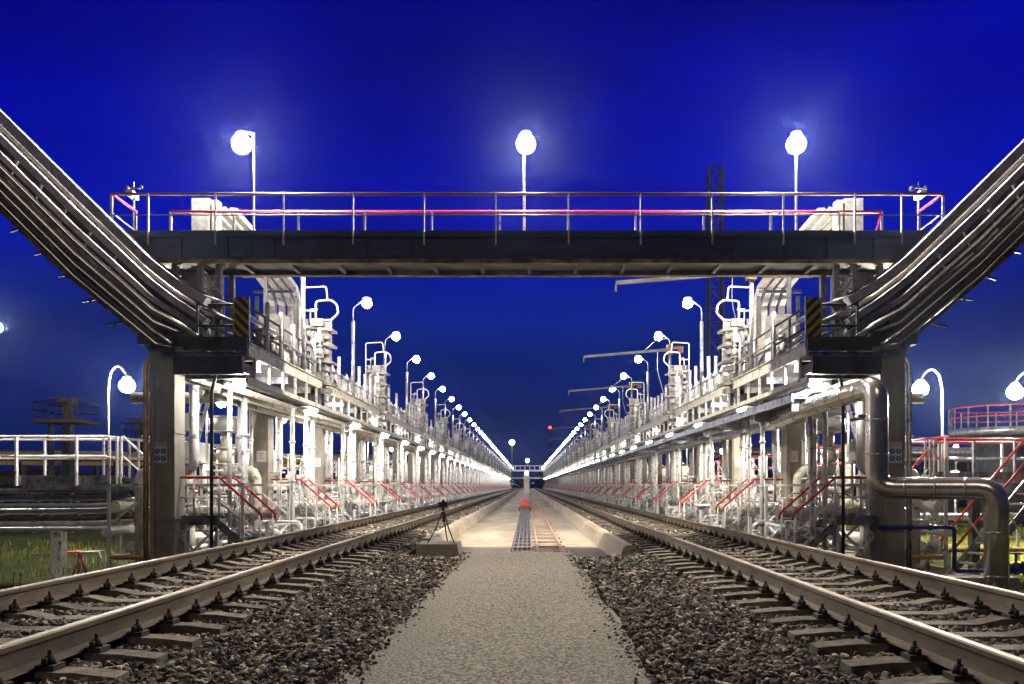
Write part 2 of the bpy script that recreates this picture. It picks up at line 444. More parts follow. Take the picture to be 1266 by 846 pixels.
for s in (-1, 1):
    y = 2.6 if s > 0 else 2.85; k = 0; rest = MB(); fr = MB(); SPY[s] = []
    while y < YE + 30:
        k += 1; SPY[s].append(y)
        yy = y + random.uniform(-.03, .03)
        if k <= 150:
            SP.place((TR[s], yy, -.18), '%s concrete sleeper counting from the viewer along the %s track' % (nth(k), SIDE[s]), far=k > 50, rotz=random.uniform(-.015, .015), group='sleepers under the %s track' % SIDE[s])
        else:
            rest.box(TR[s] - 1.35, TR[s] + 1.35, yy - .12, yy + .12, -.44, -.2)
            for _, x in fx: fr.box(TR[s] + x - .05, TR[s] + x + .05, yy - .06, yy + .06, -.2, -.1)
        y += .543
    o = link('sleepers', mkmesh('sleepers', [(rest, 'sleeper'), (fr, 'fast')])); tag(o, 'dense run of far concrete sleepers towards the end of the %s track' % SIDE[s], 'sleepers', kind='stuff')

# ballast stones
ico = bpy.data.meshes.new('tmp')
import bmesh
bm = bmesh.new(); bmesh.ops.create_icosphere(bm, subdivisions=1, radius=1.0); bm.verts.ensure_lookup_table()
IV = np.array([v.co[:] for v in bm.verts]); IF = np.array([[v.index for v in f.verts] for f in bm.faces]); bm.free()
def stones(name, pts, size, label):
    n = len(pts); nv, nf = len(IV), len(IF)
    V = np.repeat(IV[None], n, 0) * rng.uniform(.62, 1.35, (n, nv, 1)) if False else np.repeat(IV[None], n, 0) * rng.choice([.6, .85, 1.1, 1.4], (n, nv, 1))
    V *= np.stack([rng.uniform(.7, 1.4, n), rng.uniform(.7, 1.2, n), rng.uniform(.5, .95, n)], 1)[:, None]
    a = rng.uniform(0, 2 * PI, n); bb = rng.uniform(-.9, .9, n)
    c, s_ = np.cos(a)[:, None], np.sin(a)[:, None]; cb, sb = np.cos(bb)[:, None], np.sin(bb)[:, None]
    x, y, z = V[..., 0], V[..., 1], V[..., 2]
    y, z = y * cb - z * sb, y * sb + z * cb
    x, y = x * c - y * s_, x * s_ + y * c
    V = np.stack([x, y, z], -1) * (size * rng.uniform(.55, 1.25, n))[:, None, None] + pts[:, None]
    Fc = (IF[None] + (np.arange(n) * nv)[:, None, None]).reshape(-1, 3)
    me = bpy.data.meshes.new(name); me.vertices.add(n * nv); me.vertices.foreach_set('co', V.ravel().astype(np.float32))
    me.loops.add(len(Fc) * 3); me.loops.foreach_set('vertex_index', Fc.ravel().astype(np.int32))
    me.polygons.add(len(Fc)); me.polygons.foreach_set('loop_start', (np.arange(len(Fc)) * 3).astype(np.int32))
    me.polygons.foreach_set('loop_total', np.full(len(Fc), 3, np.int32)); me.update(calc_edges=True)
    me.polygons.foreach_set('use_smooth', np.zeros(len(Fc), bool)); me.materials.append(MATS['stone'])
    o = link(name, me); tag(o, label, 'gravel', kind='stuff'); return o
def ballast_pts(n, x0, x1, y0, y1):
    P = np.stack([rng.uniform(x0, x1, n), rng.uniform(y0, y1, n)], 1); x, y = P[:, 0], P[:, 1]
    keep = (x < -1.11) | (x > .79)
    keep &= ~((y > YT - .1) & (x > -2.2) & (x < 1.97))
    z = np.full(n, BZ) + rng.uniform(-.01, .03, n) + .015 * np.sin(x * 3 + y * 2)
    for s in (-1, 1):
        inx = np.abs(x - TR[s]) < 1.4; yy = np.array(SPY[s]); d = np.abs(y[:, None] - yy[None, yy < y1 + 1]).min(1)
        keep &= ~(inx & (d < .13))
        gap = np.abs(x - TR[s]) < 1.30
        z = np.where(gap, z + .012, z)
        for k in (-1, 1): keep &= ~(np.abs(x - TR[s] - k * .795) < .085)
    z = np.where(x < -5.65, BZ - (-5.65 - x) * .8, z); z = np.where(x > 5.25, BZ - (x - 5.25) * .8, z)
    return np.stack([x, y, z], 1)[keep]
stones('ballast_stones', ballast_pts(105000, -6.8, 6.4, 3.0, 10), .0255, 'coarse crushed ballast stones around the near sleepers beside the path')
stones('ballast_stones', ballast_pts(60000, -7, 6.6, 10, 20), .030, 'crushed ballast stones where the path meets the concrete trench')
stones('ballast_stones', ballast_pts(26000, -6.5, 6.2, 20, 60), .05, 'crushed ballast between the far sleepers of both tracks')

nS = 900; sd = rng.choice([-1, 1], nS); ed = np.abs(rng.normal(0, .07, nS))
px_ = np.where(sd < 0, -1.07 + ed, .74 - ed); py_ = rng.uniform(3.2, YT, nS)
stones('stray_stones', np.stack([px_, py_, np.full(nS, -.198)], 1), .014, 'loose stone chips strewn along both edges of the central path')
# grass
def blades(name, n, x0, x1, y0, y1, label, h=.16):
    x = rng.uniform(x0, x1, n); y = rng.uniform(y0, y1, n)
    cl = np.sin(x * 2.1 + 1) * np.sin(y * 1.7) + rng.normal(0, .6, n); k = cl > -.3; x, y = x[k], y[k]; n = len(x)
    z = np.full(n, -1.35) + .16 * np.sin(x * .7 + y * .45) + .1 * np.sin(y * .9 - x * .3)
    a = rng.uniform(0, PI, n); hh = h * rng.uniform(.4, 1.6, n); wd = .012
    dx, dy = np.cos(a) * wd, np.sin(a) * wd; lx, ly = rng.normal(0, .06, n), rng.normal(0, .06, n)
    V = np.stack([np.stack([x - dx, y - dy, z - .05], 1), np.stack([x + dx, y + dy, z - .05], 1), np.stack([x + lx, y + ly, z + hh], 1)], 1)
    me = bpy.data.meshes.new(name); me.from_pydata(V.reshape(-1, 3).tolist(), [], np.arange(n * 3).reshape(-1, 3).tolist()); me.materials.append(MATS['blade'])
    tag(link(name, me), label, 'grass', kind='stuff')
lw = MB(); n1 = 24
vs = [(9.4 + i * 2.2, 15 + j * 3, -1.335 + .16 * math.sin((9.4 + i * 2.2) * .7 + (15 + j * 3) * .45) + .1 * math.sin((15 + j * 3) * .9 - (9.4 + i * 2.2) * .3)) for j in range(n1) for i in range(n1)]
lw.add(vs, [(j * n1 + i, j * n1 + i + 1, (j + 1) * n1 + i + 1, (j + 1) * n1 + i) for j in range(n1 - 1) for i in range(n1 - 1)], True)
structure('lit_lawn', lw, 'lit_lawn')
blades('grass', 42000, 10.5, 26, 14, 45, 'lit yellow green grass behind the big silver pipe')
blades('grass', 5000, -26, -10.5, 16, 30, 'sparse dark green grass under the pipe trestle')

# =================================================================== LOADING RACKS
BAY = 6.0; Y1 = 16.9; NB = 46
CX = 7.37
for s in (-1, 1):
    sx = s
    root = link('loading_rack', None, None, (s * CX, Y1, -.93)); tag(root, 'long steel loading platform on concrete columns along the %s track' % SIDE[s], 'loading rack', 'two loading racks')
    def W(mb, name, m, parent=root, label=None):
        mb.v = [(s * x - s * CX, y - Y1, z + .93) for x, y, z in mb.v]
        o = link(name, mkmesh(name, [(mb, m)]), parent)
        if label: o['label'] = label
        return o
    yend = Y1 + BAY * NB
    W(MB().box(5.66, 7.35, Y1 - .3, yend, 3.52, 3.60), 'deck', 'galv')
    f = MB()
    f.box(5.60, 5.66, Y1 - .3, yend, 3.53, 3.76); f.box(5.56, 5.70, Y1 - .3, yend, 3.765, 3.785); f.box(5.62, 5.68, Y1 - .3, yend, 3.0, 3.11); f.box(5.56, 5.74, Y1 - .3, yend, 2.985, 2.998)
    y = Y1 + .1
    while y < yend:
        f.box(5.61, 5.66, y, y + .07, 3.11, 3.53); y += 1.0
    W(f, 'fascia_truss', 'cream')
    f = MB(); f.box(7.27, 7.35, Y1 + .5, yend, 3.1, 3.5); f.box(6.5, 6.58, Y1 - .3, yend, 3.2, 3.5)
    for k in range(NB * 3): f.box(5.75, 7.26, Y1 + k * 2 + .9, Y1 + k * 2 + 1.0, 3.36, 3.515)
    W(f, 'deck_framing', 'galv')
    f = MB()
    for k in range(NB + 1):
        f = MB(); f.box(5.70, 7.08 if k == 0 else 7.6, Y1 + k * 6 - .42, Y1 + k * 6 - .3, 3.14, 3.50); f.box(5.70, 7.09 if k == 0 else 7.6, Y1 + k * 6 + .3, Y1 + k * 6 + .42, 3.14, 3.50)
        f.box(5.72, 5.82, Y1 + k * 6 - .3, Y1 + k * 6 + .3, 3.2, 3.4)
        W(f, 'cross_beam', 'darksteel')
    f = MB()
    for q, (x, z, r) in enumerate(((6.35, 3.02, .07), (6.62, 2.98, .11), (6.95, 2.9, .09), (7.15, 3.2, .06))):
        f.pipe([(x, Y1 + .6, z), (x, yend, z)], r, 8)
    W(f, 'pipe_run', 'cream')
    if s > 0:
        f = MB(); f.box(5.78, 6.5, Y1 + 1, yend, 2.80, 2.83); f.box(5.74, 5.78, Y1 + 1, yend, 2.72, 2.90)
        f.box(6.3, 7.0, Y1 + 1, yend, 2.50, 2.53); f.box(6.24, 6.3, Y1 + 1, yend, 2.44, 2.6)
        for k in range(NB * 2): f.box(5.8, 7.0, Y1 + k * 3 + 1.2, Y1 + k * 3 + 1.26, 2.54, 2.79)
        W(f, 'cable_tray', 'galv')
        f = MB().pipe([(6.6, Y1 + 1, 2.62), (6.6, yend, 2.62)], .08, 8).pipe([(6.05, Y1 + 1, 2.92), (6.05, yend, 2.92)], .07, 8); W(f, 'insulated_pipe', 'white')
    cm = MB().box(-.25, .25, -.25, .25, 0, 4.42); cm.box(-.27, .27, -.27, .27, 4.42, 4.6); cm.box(-.36, .36, -.36, .36, -.02, .12)
    for zz in (1.15, 2.9): cm.box(-.262, .262, -.262, .262, zz, zz + .05)
    cm.box(-.2, -.14, -.275, -.25, .2, 4.3)
    cme = mkmesh('column', [(cm, 'concrete')])
    for k in range(NB + 1):
        o = link('column', cme, root); o.location = (0, k * BAY, 0)
    if True:   # front kick plates and braces
        f = MB(); f.box(5.62, 6.9, Y1 - .36, Y1 - .32, 3.62, 3.9); f.box(6.9, 7.1, Y1 - .4, Y1 - .3, 3.7, 4.0)
        W(f, 'end_plate', 'darksteel')

for s in (-1, 1):
    S = SIDE[s]
    for j, (x, y, z, dr) in enumerate(((8.45, 20.0, 2.3, 0), (7.45, 20.3, 2.25, 1))):
        hb = MB(); yk = MB(); vp = MB()
        if dr: hb.pipe([(0, 0, 0), (0, 0, .30)], .36, 20); hb.pipe([(0, 0, .30), (0, 0, .36)], .30, 20); hb.pipe([(0, 0, -.03), (0, 0, .0)], .40, 20)
        else: hb.box(-.42, .42, -.3, .3, 0, .34); hb.box(-.40, .06, -.33, -.302, .04, .3); hb.box(-.46, .46, -.34, .34, -.05, -.002)
        for xx in (-.3, .3): yk.beam((xx, 0, -.05), (xx, 0, -.5), .05, .05); yk.beam((xx, 0, -.5), (0, 0, -.75), .05, .05)
        yk.beam((-.5, .05, -.35), (.3, .05, -.35), .05, .05)
        vp.pipe([(0, 0, -.04), (0, 0, -.5)], .1, 10); vp.ball((0, 0, -.62), .2, 12, 7); vp.flange((0, 0, -.42), (0, 0, 1), .2, .05); vp.flange((0, 0, -.82), (0, 0, 1), .2, .05)
        vp.pipe([(0, 0, -.8), (0, 0, -1.0), (-.75 if dr else .7, 0, -1.0), (-.75 if dr else .7, 0, -3.1)], .16, 12, .25)
        thing('valve_actuator', '%s on a valve beside the first %s column' % ('white drum shaped actuator' if dr else 'white box shaped actuator', S), 'valve actuator', (s * x, y, z), [('housing', hb, 'plasticwhite'), ('yoke', yk, 'white'), ('valve_body', vp, 'cream')], 'large valve actuators', sx=s)

# ---- repeated units (local +x points away from the track)
def V3(*a): return a
# folding gangway on the deck edge: root at (5.66, y, 3.60)
GANG = []
for gv in range(4):
    posts = MB(); rails = MB(); panels = MB(); links = MB(); cyl = MB()
    for i in range(6):
        if gv and random.random() < .15: continue
        y = i * 1.0
        hh = random.uniform(1.2, 1.38)
        posts.pipe([(.05, y, .0), (.05, y, .75), (.05, y, hh)], .052, 8)
        posts.pipe([(.62, y + .3, 0), (.62, y + .3, 1.05)], .025, 6)
        links.beam((.05, y, .25), (.62, y + .3, .85), .04, .06)
        links.beam((.05, y + .1, .95), (.55, y + .35, .3), .03, .05)
        cyl.pipe([(.28, y + .12, .12), (.28, y + .12, .72)], .07, 8); cyl.flange((.28, y + .12, .75), (0, 0, 1), .09, .06, 8)
        cyl.box(.16, .42, y + .35, y + .62, .05, .35)
        if random.random() < .75: panels.box(.10, .13, y + .16, y + .86, .06, .34 + .5 * random.random())
        panels.beam((.13, y + .2, .5), (.45, y + .8, 1.0), .03, .16)
    for z in (.38, .78, 1.05):
        rails.pipe([(.62, 0, z), (.62, 5.9, z)], .018, 6)
    rails.pipe([(.0, 0, .62), (.0, 5.9, .62)], .022, 6)
    GANG.append(Proto('folding_gangway', 'gangway', None, [('post', posts, 'duct'), ('handrail', rails, 'galv'), ('step_panel', panels, 'white'), ('lifting_arm', links, 'galv'), ('spring_cylinder', cyl, 'ductgrey')]))
# loading arm: root (5.75, y, 3.6)
body = MB().box(-.02, .2, -.1, .1, -.45, 1.62); body.pipe([(.38, .05, 0), (.38, .05, 1.9)], .06, 8); body.pipe([(.1, -.28, 0), (.1, -.28, 1.5)], .08, 8)
plates = MB()
for z in (.02, .62, 1.08, 1.5):
    plates.beam((-.42, 0, z + .05), (.40, .05, z + .17), .5, .07); plates.beam((-.3, 0, z - .12), (.3, 0, z - .02), .34, .14)
    plates.box(-.16, .16, -.26, -.1, z + .15, z + .36); plates.box(-.3, -.1, -.1, .2, z + .12, z + .3)
loops = MB()
loops.pipe([(.42, -.15, 1.5), (.42, -.15, 2.72), (-.22, -.15, 2.75), (-.26, -.15, 2.35)], .022, 6, .08)
loops.pipe([(.1, 0, 1.5), (.1, 0, 2.38), (-.3, 0, 2.42), (-.48, 0, 2.3), (-.52, 0, 2.05), (-.3, 0, 1.85), (-.3, 0, 1.45)], .028, 6, .08)
loops.pipe([(.02, .12, 1.5), (.02, .12, 1.88), (-.3, .12, 1.9)], .022, 6)
loops.pipe([(.42, -.15, 2.1), (.1, 0, 2.1)], .02, 6); loops.pipe([(.3, .2, 1.5), (.3, .2, 2.2), (.1, .2, 2.2)], .02, 6)
vlv = MB().ball((-.05, -.22, .95), .11, 8, 5); vlv.pipe([(-.05, -.22, .4), (-.05, -.22, 1.6)], .045, 8); vlv.flange((-.05, -.22, .8), (0, 0, 1), .09); vlv.flange((-.05, -.22, 1.1), (0, 0, 1), .09); vlv.box(-.12, .04, -.36, -.26, 1.2, 1.42)
ARM = Proto('tanker_loading_tower', 'loading tower', None, [('mast', body, 'galv'), ('bracket_stack', plates, 'ductgrey'), ('swing_pipe', loops, 'white'), ('valve', vlv, 'white')])
# lamp pole on the deck: root (5.68, y, 3.6)
pole = MB().pipe([(0, 0, -.1), (0, 0, 2.65)], .06, 10).pipe([(0, 0, 2.65), (0, 0, 3.1), (-.45, 0, 3.44)], .018, 6, .1)
head = MB().ball((-.45, 0, 3.40), .13, 12, 4, .5, 0., 1.).flange((-.45, 0, 3.40), (0, 0, 1), .14, .03, 14)
glass = MB().ball((-.45, 0, 3.24), .16, 10, 6, 1., -1., 1.)
POLE = Proto('lamp_pole', 'lamp pole', None, [('pole', pole, 'galv'), ('lamp_head', head, 'plasticwhite'), ('lamp_head/lamp_glass', glass, 'glass_pole')])
# hanging lamp: root (6.1, y, 3.5)
st = MB().pipe([(0, 0, 0), (0, 0, -.28)], .02, 6); hd = MB().ball((0, 0, -.27), .11, 10, 3, .6, 0., 1.); gl = MB().ball((0, 0, -.40), .14, 10, 6, 1., -1., 1.)
HANG = Proto('hanging_lamp', 'hanging lamp', None, [('stem', st, 'galv'), ('hood', hd, 'plasticwhite'), ('lamp_glass', gl, 'glass_under')])
# gooseneck lamp on the outer walkway: root (9.2, y, 1.1)
gp = MB().pipe([(0, 0, 0), (0, 0, 2.2), (-.02, 0, 2.45), (-.2, 0, 2.55), (-.36, 0, 2.42), (-.4, 0, 2.3)], .03, 8, .15)
gh = MB().ball((-.42, 0, 2.3), .09, 10, 3, .8, 0., 1.); gg = MB().ball((-.42, 0, 2.19), .14, 10, 7, 1., -1., 1.)
GOOSE = Proto('gooseneck_lamp', 'gooseneck lamp', None, [('post', gp, 'white'), ('hood', gh, 'plasticwhite'), ('lamp_glass', gg, 'glass_walk')])
# access stair: root (6.7, y, .0) platform z .2
pf = MB().box(-.40, .62, -.45, .45, .12, .20); pf.box(-.40, .62, -.47, -.45, .10, .30)
stp = MB()
for yy in (-.42, .42): stp.beam((-.38, yy, .14), (-1.25, yy, -.62), .03, .16)
for i in range(4): stp.box(-.52 - .2 * i - .12, -.52 - .2 * i + .1, -.41, .41, -.02 - .175 * i, .01 - .175 * i)
lg = MB()
for x in (-.36, .58):
    for yy in (-.43, .43): lg.beam((x, yy, .12), (x, yy, -1.0), .05, .05)
for x0, x1 in ((-.36, .05), (.58, .15)): lg.beam((x0, -.43, -.3), (x1, -.43, .11), .04, .04)
lg.beam((-.36, -.43, -.9), (.58, -.43, .05), .03, .05); lg.beam((.58, -.43, -.9), (-.36, -.43, .05), .03, .05)
hr = MB(); hp = MB()
for yy in (-.45, .45):
    hr.pipe([(.62, yy, 1.08), (-.42, yy, 1.08), (-1.28, yy, .32), (-1.3, yy, .2)], .026, 8, .05)
    hp.pipe([(.62, yy, .66), (-.42, yy, .66), (-1.25, yy, -.08)], .016, 6)
    for x in (-.42, .1, .6): hp.pipe([(x, yy, .1), (x, yy, 1.07)], .022, 6)
    hp.pipe([(-1.25, yy, -.58), (-1.25, yy, .33)], .022, 6); hp.pipe([(-.84, yy, -.25), (-.84, yy, .7)], .018, 6)
def stairproto(red): return Proto('access_stair', 'stair', None, [('platform', pf, 'galv'), ('steps', stp, 'galv'), ('supports', lg, 'white'), ('handrail', hr, red), ('baluster', hp, 'white')])
STAIR = {-1: stairproto('red'), 1: stairproto('red')}
# valve manifold: root (7, y, -.93) - three variants
MAN = []
for var in range(3):
    rs = random.Random(var + 5); cr = MB(); el = MB(); ri = MB(); va = MB(); wh = MB(); fr = MB(); box = MB(); fj = MB(); sb = MB(); many = []
    z1 = 1.22 + rs.uniform(-.05, .05)
    cr.pipe([(-1.3, 1.2, z1), (1.6, 1.2, z1)], .115, 12); cr.flange((-1.3, 1.2, z1), (1, 0, 0), .17, .05)
    for x in (-.5, .4, 1.2): cr.flange((x, 1.2, z1), (1, 0, 0), .155, .07)
    el.pipe([(-1.15, 2.0, .1), (-1.15, 2.0, .75), (-.2, 2.0, .78), (.3, 2.0, .78), (.3, 2.0, 0)], .105, 10, .2)
    el.pipe([(-1.0, 3.2, .1), (-1.0, 3.2, .55), (.1, 3.2, .55), (.1, 3.2, 1.3), (.1, 4.2, 1.3)], .09, 10, .18)
    el.pipe([(-.9, 4.6, .0), (-.9, 4.6, .85), (.9, 4.6, .85), (.9, 4.6, 2.2)], .08, 10, .18)
    for x, y, r in ((-.35, 1.9, .07), (-.05, 2.6, .10), (.9, .9, .10), (1.35, 3.0, .12), (.2, 4.0, .05), (-.6, 4.9, .06), (-.5, .55, .05)):
        zt = rs.choice((3.9, 3.95, 4.0)) if x < .3 else rs.choice((2.1, 2.6, 1.7)); ri.pipe([(x, y, .0), (x, y, zt)], r, 10)
        for z in (.9, 1.9 + rs.uniform(-.2, .2), 3.0): fj.flange((x, y, z), (0, 0, 1), r * 1.5, .05, 10)
    ri.pipe([(1.35, .4, .2), (1.35, .4, 2.15), (.2, .4, 2.15), (.2, .4, 3.95)], .10, 10, .22)
    ri.pipe([(.9, 5.3, .2), (.9, 5.3, 1.75), (1.9, 5.3, 1.75), (1.9, 5.3, 2.6)], .12, 10, .22)
    for (x, y, z, d) in ((-.8, 1.2, z1, 1), (.0, 1.2, z1, 1), (-.05, 2.6, 1.4, 0), (.9, .9, 1.5, 0), (1.35, 3.0, 1.35, 0), (-.9, 4.6, .5, 0), (-1.15, 2.0, .45, 0)):
        va = MB(); wh = MB(); many += [('valve', va, 'white'), ('handwheel', wh, 'galv')]
        va.ball((x, y, z), .17, 10, 6)
        ax = (1, 0, 0) if d else (0, 0, 1); q = .16
        va.flange((x - q * ax[0], y, z - q * ax[2]), ax, .16, .05, 10); va.flange((x + q * ax[0], y, z + q * ax[2]), ax, .16, .05, 10)
        if d: va.pipe([(x, y, z), (x, y, z + .45)], .03, 6); wh.wheel((x, y, z + .42), (0, 0, 1), .17)
        else: va.pipe([(x, y, z), (x - .1, y - .4, z)], .03, 6); wh.wheel((x - .1, y - .4, z), (.2, 1, 0), .17)
    for x, y in ((-1.1, 1.2), (.7, 1.2), (-.6, 2.0), (.1, 3.6), (1.35, 1.9), (-1.2, 3.9)):
        su = MB(); many.append(('pipe_support', su, 'white')); su.beam((x, y, 0), (x, y, 1.05), .08, .08); su.box(x - .12, x + .12, y - .12, y + .12, 0, .04)
    for y in (.2, 3.5):      # steel portal frames with diagonals
        fr.beam((-.9, y, 0), (-.9, y, 1.9), .06, .06); fr.beam((1.9, y, 0), (1.9, y, 2.4), .06, .06)
        fr.beam((-.9, y, 1.85), (1.9, y, 1.85), .06, .06); fr.beam((-.9, y, 1.1), (0, y, 1.85), .04, .04); fr.beam((-.9, y, .1), (.9, y, 1.8), .04, .04); fr.beam((1.9, y, 1.0), (.9, y, 1.85), .04, .04)
    fr.beam((-.9, .2, 1.85), (-.9, 3.5, 1.85), .05, .05); fr.beam((-.9, .2, .9), (-.9, 3.5, .9), .05, .05); fr.beam((-.9, .2, .0), (-.9, 3.5, .9), .04, .04); fr.beam((-.9, .2, .9), (-.9, 3.5, .0), .04, .04)
    bx = 1.1 + rs.uniform(-.2, .3)
    box.box(bx - .35, bx + .35, 2.1, 2.7, 2.42, 2.85) if var != 1 else box.pipe([(bx, 2.4, 2.35), (bx, 2.4, 2.85)], .36, 16)
    box.pipe([(bx, 2.4, 2.85), (bx, 2.4, 2.93)], .3, 16) if var == 1 else box.box(bx - .2, bx + .39, 2.05, 2.09, 2.48, 2.8)
    box.box(bx - .42, bx + .42, 2.05, 2.75, 2.36, 2.415)
    fr.beam((bx - .3, 2.4, 1.4), (bx - .3, 2.4, 2.36), .05, .05); fr.beam((bx + .3, 2.4, 1.4), (bx + .3, 2.4, 2.36), .05, .05)
    va = MB(); many.append(('valve', va, 'cream')); va.pipe([(bx, 2.4, 1.2), (bx, 2.4, 2.36)], .11, 10); va.ball((bx, 2.4, 1.9), .2, 10, 6)
    for q in range(26):
        x, y, z = rs.uniform(-1.2, 1.6), rs.uniform(.1, 5.6), rs.uniform(.1, 1.6); pth = [(x, y, z)]
        for _ in range(3):
            ax = rs.randrange(3); dl = rs.choice((-1, 1)) * rs.uniform(.25, .9); pp = list(pth[-1]); pp[ax] += dl
            pp[2] = max(.02, pp[2]); pp[0] = max(-1.3, min(1.9, pp[0]))
            if Vector(pp) != Vector(pth[-1]) and (Vector(pp) - Vector(pth[-1])).length > .05: pth.append(tuple(pp))
        if len(pth) > 2: sb.pipe(pth, rs.choice((.018, .028, .04)), 6, .06)
    yl = MB().pipe([(-1.0, .1, .35), (1.8, .1, .35), (1.8, 4, .35)], .05, 8, .1).pipe([(-1.2, 4.3, .3), (1.2, 4.3, .3)], .06, 8)
    MAN.append(Proto('valve_manifold', 'pipework', None, [('cross_pipe', cr, 'cream'), ('elbow_pipe', el, 'galv' if var else 'white'), ('riser', ri, 'white'), ('flange_joints', fj, 'white'), ('small_bore_pipework', sb, 'white')] + many + [('frame', fr, 'white'), ('actuator_box', box, 'plasticwhite'), ('yellow_pipe', yl, 'yellow')]))
# outer walkway: root (9.3, y, 1.1)
dk = MB().box(0, .9, 0, 5.98, -.1, 0); dk.box(-.04, 0, 0, 5.98, -.14, .1)
rl = MB(); po = MB(); sp_ = MB()
for x in (0, .88):
    for z in (1.0, .5): rl.pipe([(x, 0, z), (x, 5.98, z)], .028 if z == 1. else .02, 6)
    for i in range(6): po.beam((x, i + .2, 0), (x, i + .2, 1.), .045, .045)
for y in (.5, 3.5):
    sp_.beam((.1, y, -.1), (.1, y, -2.03), .1, .1); sp_.beam((.8, y, -.1), (.8, y, -2.03), .1, .1); sp_.beam((.1, y, -1.9), (.8, y, -.2), .05, .05)
sp_.beam((.1, .5, -.2), (.1, 3.5, -1.6), .05, .05); sp_.beam((.1, .5, -1.6), (.1, 3.5, -.2), .05, .05)
sp_.beam((0, 0.4, .05), (0, 2.6, .98), .04, .04)
def walkproto(c): return Proto('walkway_section', 'walkway', None, [('deck', dk, 'galv'), ('handrail', rl, c), ('post', po, 'white'), ('supports', sp_, 'white')])
WALK = {-1: walkproto('white'), 1: walkproto('red')}
# inspection ladder leaning from ground to deck
la = MB()
for yy in (-.22, .22): la.beam((1.1, yy, 0), (-.1, yy, 4.45), .05, .09)
rg = MB()
for i in range(15): tt = (i + .7) / 15.5; rg.pipe([(1.1 - 1.2 * tt, -.22, 4.45 * tt), (1.1 - 1.2 * tt, .22, 4.45 * tt)], .018, 6)
LAD = Proto('steep_ladder', 'ladder', None, [('rails', la, 'white'), ('rungs', rg, 'galv')])

BOOM_BAYS = (0, 2, 4, 6, 9, 12, 16)
for s in (-1, 1):
    S = SIDE[s]
    for k in range(NB):
        y = Y1 + k * BAY; far = k >= 9; n_ = nth(k + 1)
        GANG[(k * 3 + (s > 0)) % 4].place((s * 5.66, y + (1.2 if k == 0 else .1), 3.6), '%s bay of upright folding gangways from the footbridge on the %s rack' % (n_, S), s, far, group='folding gangways on the %s rack deck' % S)
        if k % 2 == 0:
            ya = y + (5.8 if k == 0 else 2.6 if k == 2 else 2.7)
            ARM.place((s * 5.72, ya, 3.6), '%s loading tower with looped pipes from the footbridge on %s rack' % (nth(k // 2 + 1), S), s, far, group='loading towers of the %s rack' % S)
        POLE.place((s * 5.68, 20.9 + k * 6, 3.6), '%s tall lamp pole from the footbridge on the %s rack deck' % (n_, S), s, k >= 14, group='lamp poles on the %s rack' % S)
        HANG.place((s * 6.1, y + .6, 3.5), '%s lamp from the near column hanging under the %s rack deck' % (n_, S), s, k >= 14, group='lamps under the %s rack' % S)
        if k < 24:
            GOOSE.place((s * 9.25, y + 6.9, 1.1), '%s gooseneck lamp from the near column behind the %s rack' % (n_, S), s, k >= 6, group='gooseneck lamps behind the %s rack' % S)
        STAIR[s].place((s * 6.75, y + .5, 0), '%s %s handrail access stair from the near column of the %s rack' % (n_, 'red', S), s, far, group='access stairs along the %s rack' % S)
        MAN[(k + (s > 0)) % 3].place((s * 6.85, y + .15, -.93), '%s bay of white valves and pipes from the near column below %s rack' % (n_, S), s, far, group='valve manifolds under the %s rack' % S)
        WALK[s].place((s * 9.3, y + 3, 1.1), '%s section of the raised walkway from the near column behind the %s rack' % (n_, S), s, far, group='walkway sections behind the %s rack' % S)
        if k < 10 and k % 2 == 0:
            LAD.place((s * 7.9, y + 3.4, -.93), '%s steep ladder from the near column under the %s rack' % (nth(k // 2 + 1), S), s, False, group='ladders under the %s rack' % S)
    # long process pipes at ground level and shelf
    for q, (x, z, r, m_, lab) in enumerate(((8.55, -.45, .16, 'white', 'thick white'), (8.95, .45, .13, 'cream', 'cream'), (7.95, -.6, .09, 'galv', 'thin galvanised'), (9.15, -.1, .1, 'white', 'thin white'))):
        p = MB().pipe([(s * x, Y1 + 1, z), (s * x, Y1 + BAY * NB, z)], r, 10); fl_ = MB()
        for j in range(0, 60): fl_.flange((s * x, Y1 + 2.2 + j * 4.1, z), (0, 1, 0), r * 1.4, .06, 10)
        thing('process_pipe', '%s pipe running lengthwise low behind the %s rack columns' % (lab, S), 'pipe', (s * x, Y1 + 1, z), [('pipe_barrel', p, m_), ('flange_joints', fl_, m_)], 'long pipes behind the %s rack' % S, world=True)

# barrier booms on the right rack (poles first, third, fifth ...)
bm_ = MB().beam((0, 0, 0), (-3.35, 0, -.28), .08, .10); bm_.beam((-3.35, 0, -.28), (-3.36, 0, -.5), .05, .05)
bk = MB().box(-.05, .18, -.12, .12, -.2, .2); bk.box(.0, .55, -.06, .06, .02, .12); bk.box(.38, .6, -.12, .12, -.12, .12)
wr = MB().pipe([(-.4, .02, -.05), (-.42, .02, -.8), (-.2, .02, -1.6), (-.02, .02, -2.3)], .012, 5, .3); wr.pipe([(-.9, 0, .0), (-.45, 0, .4), (0, 0, .45)], .012, 5)
BOOM = Proto('barrier_boom', 'boom', 'horizontal booms above the right track', [('boom_arm', bm_, 'darksteel'), ('pivot_bracket', bk, 'rust'), ('cable', wr, 'galv')])
for j, k in enumerate(BOOM_BAYS):
    BOOM.place((5.6, 20.9 + k * 6 + (.0), 6.32), '%s horizontal boom from the footbridge reaching over the right track' % nth(j + 1), 1, j > 5)

